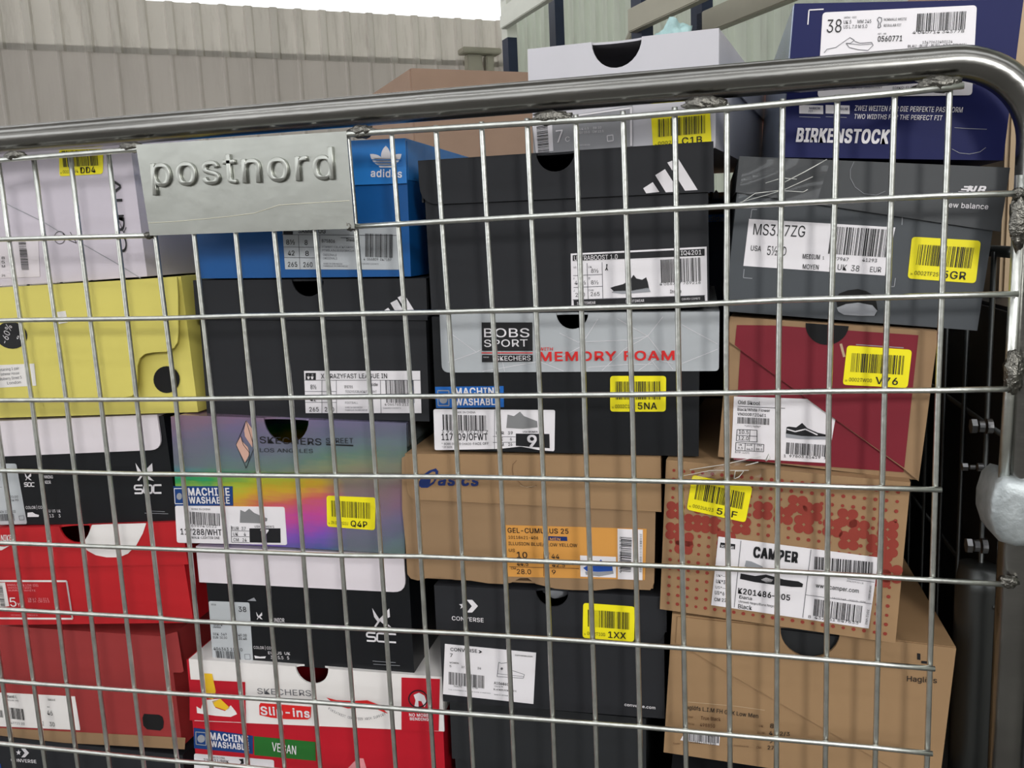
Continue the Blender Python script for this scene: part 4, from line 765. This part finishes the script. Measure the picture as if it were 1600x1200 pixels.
f.line('grey_ink', [(592, 262), (606, 244), (650, 235), (688, 208), (720, 186), (742, 200), (720, 215), (700, 214), (716, 235), (760, 246), (808, 250), (834, 224), (826, 210), (768, 214), (742, 204)], .0004, 'sandal_drawing'); f.line('grey_ink', [(705, 215), (770, 222), (826, 218)], .0003, 'sandal_drawing')
f.line('grey_ink', [(858, 134), (862, 112), (854, 98), (862, 86), (876, 90), (876, 104), (868, 118), (872, 132), (862, 140), (856, 134)], .0005, 'foot_drawing')
f.face(); f.line('white_ink', [(512, 122), (518, 50), (590, 46)], .0008)
for x_ in (470, 600): f.poly([(x_, 518), (x_ + 118, 521), (x_ + 118, 563), (x_, 560)], 'white_ink', 'field'); f.line('pale_ink', [(x_, 576), (x_ + 104, 580)], .0003)
f.lay = 2; f.T('navy_board', ('NARROW', 518, 540, 572, 541, 12, 2), ('FIT', 516, 554, 536, 554, 10, 2), ('REGULAR', 648, 543, 708, 544, 12, 2), ('FIT', 648, 557, 668, 557, 10, 2)); f.lay = 1
f.T('white_ink', ('ZWEI WEITEN FÜR DIE PERFEKTE PASSFORM', 742, 546, 1274, 555, 26, 1), ('TWO WIDTHS FOR THE PERFECT FIT', 740, 586, 1174, 594, 24, 1), ('BIRKENSTOCK', 456, 698, 908, 708, 66, 5), ('·', 908, 675, 914, 675, 60, 3), shear=.08)
f.line('pale_ink', [(1235, 630), (1290, 634), (1395, 638)], .0003, 'tab_crease'); f.line('pale_ink', [(1222, 735), (1260, 755), (1310, 760), (1360, 750), (1390, 728)], .0003, 'tab_crease'); f.done()
r, f = shoebox('nb', 'tilted dark grey shoe box with winged NB logo and large white label, right stack', 'grey_board', dict(m='grey_lid', L=(172, 40), R=(1506, 100), B=(150, 190), B2=(1470, 386), side=.035), k='d2')
X, Z, w, h, yaw, roll, Y = BX['nb']
g = on_lid(r, 'd2')
g.line('pale_ink', [(740, 40), (722, 80), (722, 120), (745, 165), (790, 198), (850, 205), (895, 185)], .00025, 'tab_crease')
g.T('white_ink', ('NB', 1292, 196, 1386, 198, 38, 6), shear=.3)
for i, x_ in enumerate((1278, 1264, 1250)): g.line('white_ink', [(x_ + 4, 164 + i * 13), (x_ + 50, 165 + i * 13)], .0010, 'wing_stripe')
g.T('white_ink', ('new balance', 1186, 264, 1400, 275, 27, 2)); g.done()
f.label([(222, 322), (944, 364), (892, 602), (194, 554)], 'label_white')
f.T('ink', ('MS327ZG', 242, 400, 496, 412, 56, 0), ('USA', 230, 478, 280, 482, 26, 1), ('5½  D', 310, 500, 404, 504, 46, 0), ('MEDIUM', 486, 518, 570, 522, 24, 1), ('MOYEN', 486, 568, 564, 572, 24, 1), ('1', 584, 522, 592, 522, 16), ('97967', 640, 526, 712, 530, 17, 1), ('41293', 780, 532, 852, 536, 17, 1), ('5  UK  38', 616, 570, 764, 582, 30, 0), ('EUR', 818, 584, 872, 586, 28, 0))
f.bars('ink', 612, 494, 896, 512, 142, 34, seed=27)
f.face(); f.sticker((1026, 410), (1366, 430), (1340, 640), (1004, 616), '0002TF25', '5GR', 28)
for l_ in ([(236, 276), (230, 318)], [(236, 276), (262, 276)], [(198, 570), (194, 612), (238, 616)], [(944, 614), (938, 656), (916, 656)], [(978, 310), (976, 352)]): f.line('pale_ink', l_, .0005, 'corner_mark')
hole = [(650, 712), (668, 690), (710, 674), (760, 668), (800, 678), (830, 695), (850, 730), (856, 770), (846, 800), (700, 790), (660, 760)]
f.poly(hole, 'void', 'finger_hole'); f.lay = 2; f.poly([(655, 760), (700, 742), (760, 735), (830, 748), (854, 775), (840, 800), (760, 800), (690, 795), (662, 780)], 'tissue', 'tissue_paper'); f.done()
r, f = shoebox('vans', 'brown shoe box with crimson front panel and diagonal fold, right stack', 'kraft', k='d3', depth=.25)
w_, h_ = BX['vans'][2], BX['vans'][3]; f.poly([(146, 752), (985, 814), (986, 700), (186, 120)], 'crimson_print', 'crimson_panel')
q0 = f.P(132, 165); b = bmesh.new(); prism(b, [Vector((-w_ / 2, h_)), Vector((-w_ / 2, q0.y)), f.P(260, 268), f.P(640, 545), f.P(986, 795), Vector((w_ / 2, 0)), Vector((w_ / 2, h_))], -.0026, -.0012); FLP = link('diagonal_flap', b, 'kraft', r)
g = Face(r, -.0027, 'd3'); g.poly([(162, 88), (350, 90), (1058, 138), (988, 793), (642, 548), (262, 271), (188, 217), (152, 186)], 'crimson_print', 'crimson_panel')
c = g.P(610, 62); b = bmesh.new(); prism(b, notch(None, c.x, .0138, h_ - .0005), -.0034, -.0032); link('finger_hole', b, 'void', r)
g.line('light_kraft', [(675, 180), (692, 245)], .0016, 'torn_mark'); g.line('pale_ink', [(750, 184), (985, 200)], .0005, 'torn_mark'); g.sticker((706, 188), (1026, 210), (1004, 398), (684, 382), '0002TW00', 'V76', 31, base=1); g.done()
f.label([(148, 440), (518, 452), (648, 552), (610, 768), (134, 742)], 'label_white', base=1)
f.T('ink', ('Old Skool', 168, 476, 276, 482, 19, 1), ('Black/White Flower', 166, 509, 326, 516, 15, 1), ('VN000D7ZO4E1', 166, 532, 306, 540, 15, 1), ('*U001Y60M*', 200, 588, 280, 593, 9), ('10.5', 172, 622, 220, 625, 19, 1), ('12.0', 170, 652, 220, 655, 19, 1), ('9.5', 168, 698, 192, 699, 11, 1), ('44.0', 210, 702, 240, 704, 11, 1), ('28.5', 256, 704, 288, 706, 11, 1), ('UK', 172, 680, 188, 681, 8, 1), ('EUR', 212, 682, 238, 683, 8, 1), ('CM', 262, 684, 284, 685, 8, 1), ('DTP: 1221', 154, 718, 224, 722, 10), ('1  97803 61419  1', 394, 738, 602, 748, 14, 1))
f.bars('ink', 166, 572, 322, 580, 34, 34, seed=29); f.bars('ink', 404, 722, 598, 736, 62, 30, seed=30); f.line('ink', [(166, 488), (400, 498)], .0004)
for bx in ([(164, 602), (228, 604), (262, 606), (262, 664), (160, 658), (164, 602)], [(162, 630), (262, 636)], [(228, 604), (224, 660)], [(158, 666), (296, 676), (294, 712), (156, 704), (158, 666)], [(204, 670), (202, 708)], [(250, 673), (248, 710)]): f.line('ink', bx, .0004)
f.poly([(408, 590), (420, 588), (455, 592), (484, 570), (510, 596), (560, 618), (604, 628), (606, 638), (480, 634), (404, 622)], 'ink', 'shoe_drawing'); f.poly([(404, 622), (480, 634), (606, 640), (606, 652), (470, 650), (404, 642)], 'pale_ink', 'shoe_sole'); f.lay += 1; f.line('white_ink', [(410, 600), (450, 612), (500, 600), (560, 628)], .0009, 'shoe_stripe'); f.lay -= 1
f.done()
r, f = shoebox('camper', 'tilted brown shoe box printed with rust red dots and flowers, right stack', 'kraft_orange', k='e5', depth=.25)
# printed dot grid with flower clusters, laid out on the face of the box
w_, h_ = BX['camper'][2], BX['camper'][3]
dots = f.bm('dot_print', 'rust_ink'); fl = f.bm('flower_print', 'rust_ink')
CI = [0]
def circ(b, x, z, r_, n=10):
    CI[0] += 1; y_ = f.Y() + (CI[0] % 9) * .00002
    b.faces.new([b.verts.new((x + r_ * math.cos(2 * math.pi * i / n), y_, z + r_ * math.sin(2 * math.pi * i / n))) for i in range(n)])
px_ = .0068; flowers = [(-.073, .078), (-.073, .062), (-.060, .070), (-.054, .084), (-.048, .070), (-.030, .085), (-.026, .072), (-.012, .085) , (0.002, .083), (.011, .092), (.016, .078), (.021, .088), (.035, .078), (.044, .086), (.046, .07), (.052, .079), (.064, .07), (.07, .081), (.068, .058), (.075, .05), (-.066, .052), (-.036, .06), (-.0655, .056), (.071, .068), (.068, .046)]
for i in range(23):
    for j in range(16):
        x_ = -w_ / 2 + .006 + i * px_; z_ = .006 + j * px_ + .0 * i
        if x_ < w_ / 2 - .003 and z_ < h_ - .002 and all((x_ - a) ** 2 + (z_ - c_) ** 2 > .0068 ** 2 for a, c_ in flowers): circ(dots, x_, z_, .00135 if (i + j) % 3 else .00115)
for a, c_ in flowers:
    for dx_, dz_ in ((1, 1), (1, -1), (-1, 1), (-1, -1)):
        if abs(a + dx_ * .003) < w_ / 2 - .003: circ(fl, a + dx_ * .0031, c_ + dz_ * .0031, .0036, 14)
f.lay = 2
f.label([(436, 490), (1326, 606), (1270, 1000), (396, 870)], 'label_white', base=2)
f.T('ink', ('CAMPER', 632, 602, 872, 634, 62, 6), ('K201486–005', 546, 804, 832, 844, 34, 3), ('Dana', 552, 832, 622, 842, 20, 1), ('Ulmwell Negro/Dana Negro', 548, 854, 750, 882, 14, 0), ('Black', 546, 886, 622, 896, 26, 1), ('www.camper.com', 976, 770, 1214, 802, 26, 1), ('UK*3', 424, 746, 474, 752, 22, 1), ('US*6', 416, 808, 468, 816, 22, 1), ('US*—', 420, 776, 478, 784, 16), ('CM 22', 414, 846, 480, 852, 20, 1), ('UK*—', 426, 710, 478, 716, 14), ('8  432561 847633', 934, 940, 1212, 976, 18, 0), ('00423931 L8', 1148, 738, 1240, 752, 9), ('SCAN ME', 452, 548, 524, 556, 13, 3))
f.T('ink', ('18151548 · 00015 · 036', 1066, 832, 1252, 856, 9, 0), ('OXFORD MERRI5', 1276, 760, 1266, 840, 9, 0), ('3002 VN3', 1262, 892, 1250, 975, 10, 0))
f.poly([(448, 522), (530, 532), (528, 560), (444, 550)], 'ink', 'scan_field'); f.lay += 1; f.T('label_white', ('SCAN ME', 452, 546, 522, 555, 13, 3)); f.lay -= 1
for a, c_ in (((562, 512), (524, 882)), ((950, 562), (904, 938)), ((920, 812), (1286, 862)), ((1150, 722), (1302, 742))): f.line('grey_ink', [a, c_], .0004)
f.bars('ink', 968, 670, 1290, 702, 80, 38, seed=33); f.bars('ink', 962, 928, 1226, 968, 108, 34, seed=34)
f.poly([(560, 694), (640, 708), (700, 700), (745, 712), (800, 728), (880, 738), (906, 752), (902, 770), (840, 768), (760, 758), (640, 742), (556, 724)], 'ink', 'shoe_drawing'); f.poly([(582, 655), (590, 622), (620, 628), (680, 655), (684, 664), (640, 672)], 'pale_ink', 'shoe_strap'); f.poly([(672, 728), (700, 716), (740, 728), (730, 742), (700, 742)], 'label_white', 'shoe_gap')
f.done(); f.face(); f.sticker((292, 148), (626, 214), (586, 412), (260, 340), '0002UU23', '5FF', 35, base=2); f.done()
r, f = shoebox('hag', 'large plain brown shoe box with diagonal seam at the foot of the right stack', 'kraft_orange', k='e6', bn=(706, 190, .0208))
b = bmesh.new(); w_, h_ = BX['hag'][2], BX['hag'][3]; q = [f.P(*p) for p in ((148, 112), (180, 250), (360, 340), (1060, 747))]
cN = f.P(706, 190)
top = list(reversed(notch(None, cN.x, .0205, h_)))
prism(b, [Vector((w_ / 2, h_))] + top + [Vector((-w_ / 2 + .004, h_ - .001)), Vector((-w_ / 2 + .004, h_ - .022)), f.P(225, 262), f.P(390, 362), f.P(1060, 750), Vector((w_ / 2, 0))], -.0016, -.0002); link('diagonal_flap', b, 'kraft_orange', r)
b = bmesh.new(); topcut(b, -w_ / 2, w_ / 2, -.0002, .3, h_ + .0004, cN.x, .0205); link('top_board', b, 'kraft_orange', r)
b = bmesh.new(); cuboid(b, cN.x - .03, cN.x + .03, .004, .012, h_ - .03, h_ - .002, .002); link('inner_wrapping', b, 'charcoal_box', r)
g = Face(r, -.0018, 'e6'); g.T('ink', ('Haglöfs', 1112, 384, 1236, 392, 26, 1)); g.poly([(1155, 268), (1168, 270), (1168, 296), (1155, 294)], 'ink', 'emblem'); g.poly([(1172, 300), (1198, 302), (1198, 312), (1172, 310)], 'ink', 'emblem'); g.done()
f.T('ink', ('Haglöfs L.I.M FH GTX Low Men', 178, 498, 492, 538, 19, 1)); f.T('brown_ink', ('True Black', 254, 544, 336, 550, 16, 1), ('Colour', 182, 534, 222, 538, 10), ('Article', 184, 562, 226, 568, 10), ('498850', 250, 572, 312, 578, 16, 1), ('UK:', 496, 574, 516, 576, 10), ('EUR:', 490, 604, 524, 606, 10), ('CM:', 484, 664, 508, 666, 10), ('Haglöfs Scandinavia AB', 362, 652, 452, 660, 7), ('Sweden', 138, 646, 168, 648, 7)); f.T('ink', ('8', 542, 578, 556, 580, 20, 2), ('42 2/3', 538, 608, 624, 612, 18, 1), ('7', 538, 642, 556, 644, 16), ('27', 532, 668, 558, 670, 18, 1))
f.line('light_kraft', [(196, 470), (400, 488), (520, 505)], .0005, 'glue_line')
f.label([(192, 588), (334, 600), (330, 652), (168, 630)], 'label_white'); f.bars('ink', 200, 630, 328, 642, 34, 30, seed=36); f.T('ink', ('7318841697938', 200, 640, 316, 650, 12)); f.done()
b = bmesh.new()
BX['blk'] = (-.175, -.566, .19, .074, 0, 0, .04)
r, f = shoebox('blk', 'black shoe box under the large brown box at the bottom right', 'black_board', k='p'); f.done()

# --- rear row seen through the gaps
BX['rear'] = (-.165, -.185, .075, .125, 0, 0, .37)
r, f = shoebox('rear', 'small navy shoe box with blue trefoil front deep in the gap between stacks', 'navy_side', dict(m='blue_lid', B=(1110, 347), side=.02), depth=.28, group='shoe boxes in the rear row', k='p')
g = on_lid(r, 'p'); trefoil(g, 1119, 309, 21, 'blue_board', 'pale_ink'); g.T('pale_ink', ('adidas', 1102, 345, 1136, 346, 8, 2)); g.done()
BX['rear2'] = (-.2, -.0575, .12, .02, 0, 0, .37)
r, f = shoebox('rear2', 'flat brown shoe box resting on the small navy box in the rear row', 'kraft', depth=.28, group='shoe boxes in the rear row'); f.done()
for i, (x_, z0, z1, m_, l_) in enumerate(((-.2, -.569, -.188, 'black_board', 'dark tall shoe box in the rear row behind the third stack'), (-.62, -.569, -.12, 'black_board', 'dark tall shoe box in the rear row behind the second stack'))):
    BX['rr%d' % i] = (x_, z0, .24 if i == 0 else .3, z1 - z0, 0, 0, .375)
    r, f = shoebox('rr%d' % i, l_, m_, depth=.28, group='shoe boxes in the rear row'); f.done()
p = atY(1163, 170, .36)
BX['cop'] = (p.x, -.0365, .06, .11, 0, 0, .36)
r, f = shoebox('cop', 'slim copper coloured box showing between the two topmost shoe boxes', 'copper_wrap', depth=.2, group='shoe boxes in the rear row'); f.done()
p = atY(640, 107, .87); Mb = Matrix.Translation((p.x, p.y, p.z - .6)) @ Matrix.Rotation(math.radians(36), 4, 'Z')
r = thing('carton', 'large brown carton rising behind the name plate and the blue shoe box', 'box', Mb, 'cartons behind the cage')
b = bmesh.new(); cuboid(b, 0, .5, 0, .32, 0, .6, .0015); link('body', b, 'brown_box', r)
b = bmesh.new(); cuboid(b, .002, .5, -.0035, -.0005, .45, .6); link('flap', b, 'brown_box', r)
hz = p.z - .601 - FLOOR
r = thing('carton', 'lower carton standing on the floor beneath the large brown carton', 'box', Matrix.Translation((0, 0, -.601)) @ Matrix.Translation((p.x, p.y, p.z - hz)) @ Matrix.Rotation(math.radians(36), 4, 'Z'), 'cartons behind the cage')
b = bmesh.new(); cuboid(b, 0, .5, 0, .32, 0, hz, .0015); link('body', b, 'brown_box', r)
# wad of turquoise film lying on the topmost grey box
b = bmesh.new(); bmesh.ops.create_icosphere(b, subdivisions=4, radius=1); p = atY(1055, 46, .27)
for v in b.verts:
    v.co *= 1 + .35 * noise.noise(v.co * 2.3) + .2 * noise.noise(v.co * 7); v.co = Vector((v.co.x * .02, v.co.y * .014, v.co.z * .025))
o = link('film_wad', b, 'teal_plastic', smooth=True, M=Matrix.Translation((p.x, p.y, .0885))); tag(o, 'small crumpled turquoise film wad lying on the topmost light grey shoe box', 'plastic film')
# pale film covered side of the navy box
rb = [o for o in bpy.data.objects if o.get('label', '').startswith('navy blue shoe box')][0]
b = bmesh.new(); w_, h_ = BX['birk'][2], BX['birk'][3]; cuboid(b, -w_ / 2 - .0008, -w_ / 2 - .0001, .001, .298, .001, h_ - .001); link('side_panel', b, 'side_gloss', rb)
# loose stretch film with bright creases
def film_scrap(label, quad, Yd, strands, seed):
    root = thing('stretch_film', label, 'plastic film', Matrix.Translation(atY(*quad[0], Yd)), 'scraps of clear stretch film'); Mi = root.matrix_world.inverted(); b = bmesh.new(); n = 14; g = []
    for i in range(n + 1):
        row = []
        for j in range(n + 1):
            u, v = i / n, j / n; x = (quad[0][0] * (1 - u) + quad[1][0] * u) * (1 - v) + (quad[3][0] * (1 - u) + quad[2][0] * u) * v; y = (quad[0][1] * (1 - u) + quad[1][1] * u) * (1 - v) + (quad[3][1] * (1 - u) + quad[2][1] * u) * v
            p = atY(x, y, Yd); p.y += .0025 * noise.noise(Vector((x * .02 + y * .05, y * .02, seed))); row.append(b.verts.new(Mi @ p))
        g.append(row)
    for i in range(n):
        for j in range(n): b.faces.new((g[i][j], g[i + 1][j], g[i + 1][j + 1], g[i][j + 1]))
    link('film_sheet', b, 'clear_film', root, smooth=True)
    for st in strands:
        b = bmesh.new(); tube(b, [Mi @ atY(x, y, Yd - .002) for x, y in st[1:]], st[0], 5); link('film_crease', b, 'film_strand', root, smooth=True)
flat('film_strand', 225, 225, 220, .2)
film_scrap('clear stretch film creased over the lid of the tilted dark grey shoe box', [(1162, 250), (1300, 246), (1275, 318), (1152, 322)], .018, [(.0003, (1225, 285), (1258, 268), (1292, 249)), (.00025, (1150, 322), (1180, 302), (1222, 297)), (.0002, (1196, 286), (1222, 278), (1245, 280)), (.0002, (1225, 298), (1255, 300), (1262, 296)), (.0002, (1150, 318), (1200, 304), (1226, 296), (1270, 276))], 1)
film_scrap('clear stretch film creased across the top of the dotted brown shoe box', [(1062, 722), (1205, 712), (1185, 752), (1085, 760)], .02, [(.00025, (1078, 734), (1130, 726), (1190, 712)), (.0003, (1147, 748), (1149, 736), (1162, 736), (1155, 745), (1148, 748)), (.0003, (1165, 727), (1185, 722)), (.0004, (1196, 720), (1201, 709), (1203, 716), (1197, 720)), (.0002, (1060, 745), (1110, 735), (1170, 735))], 2)
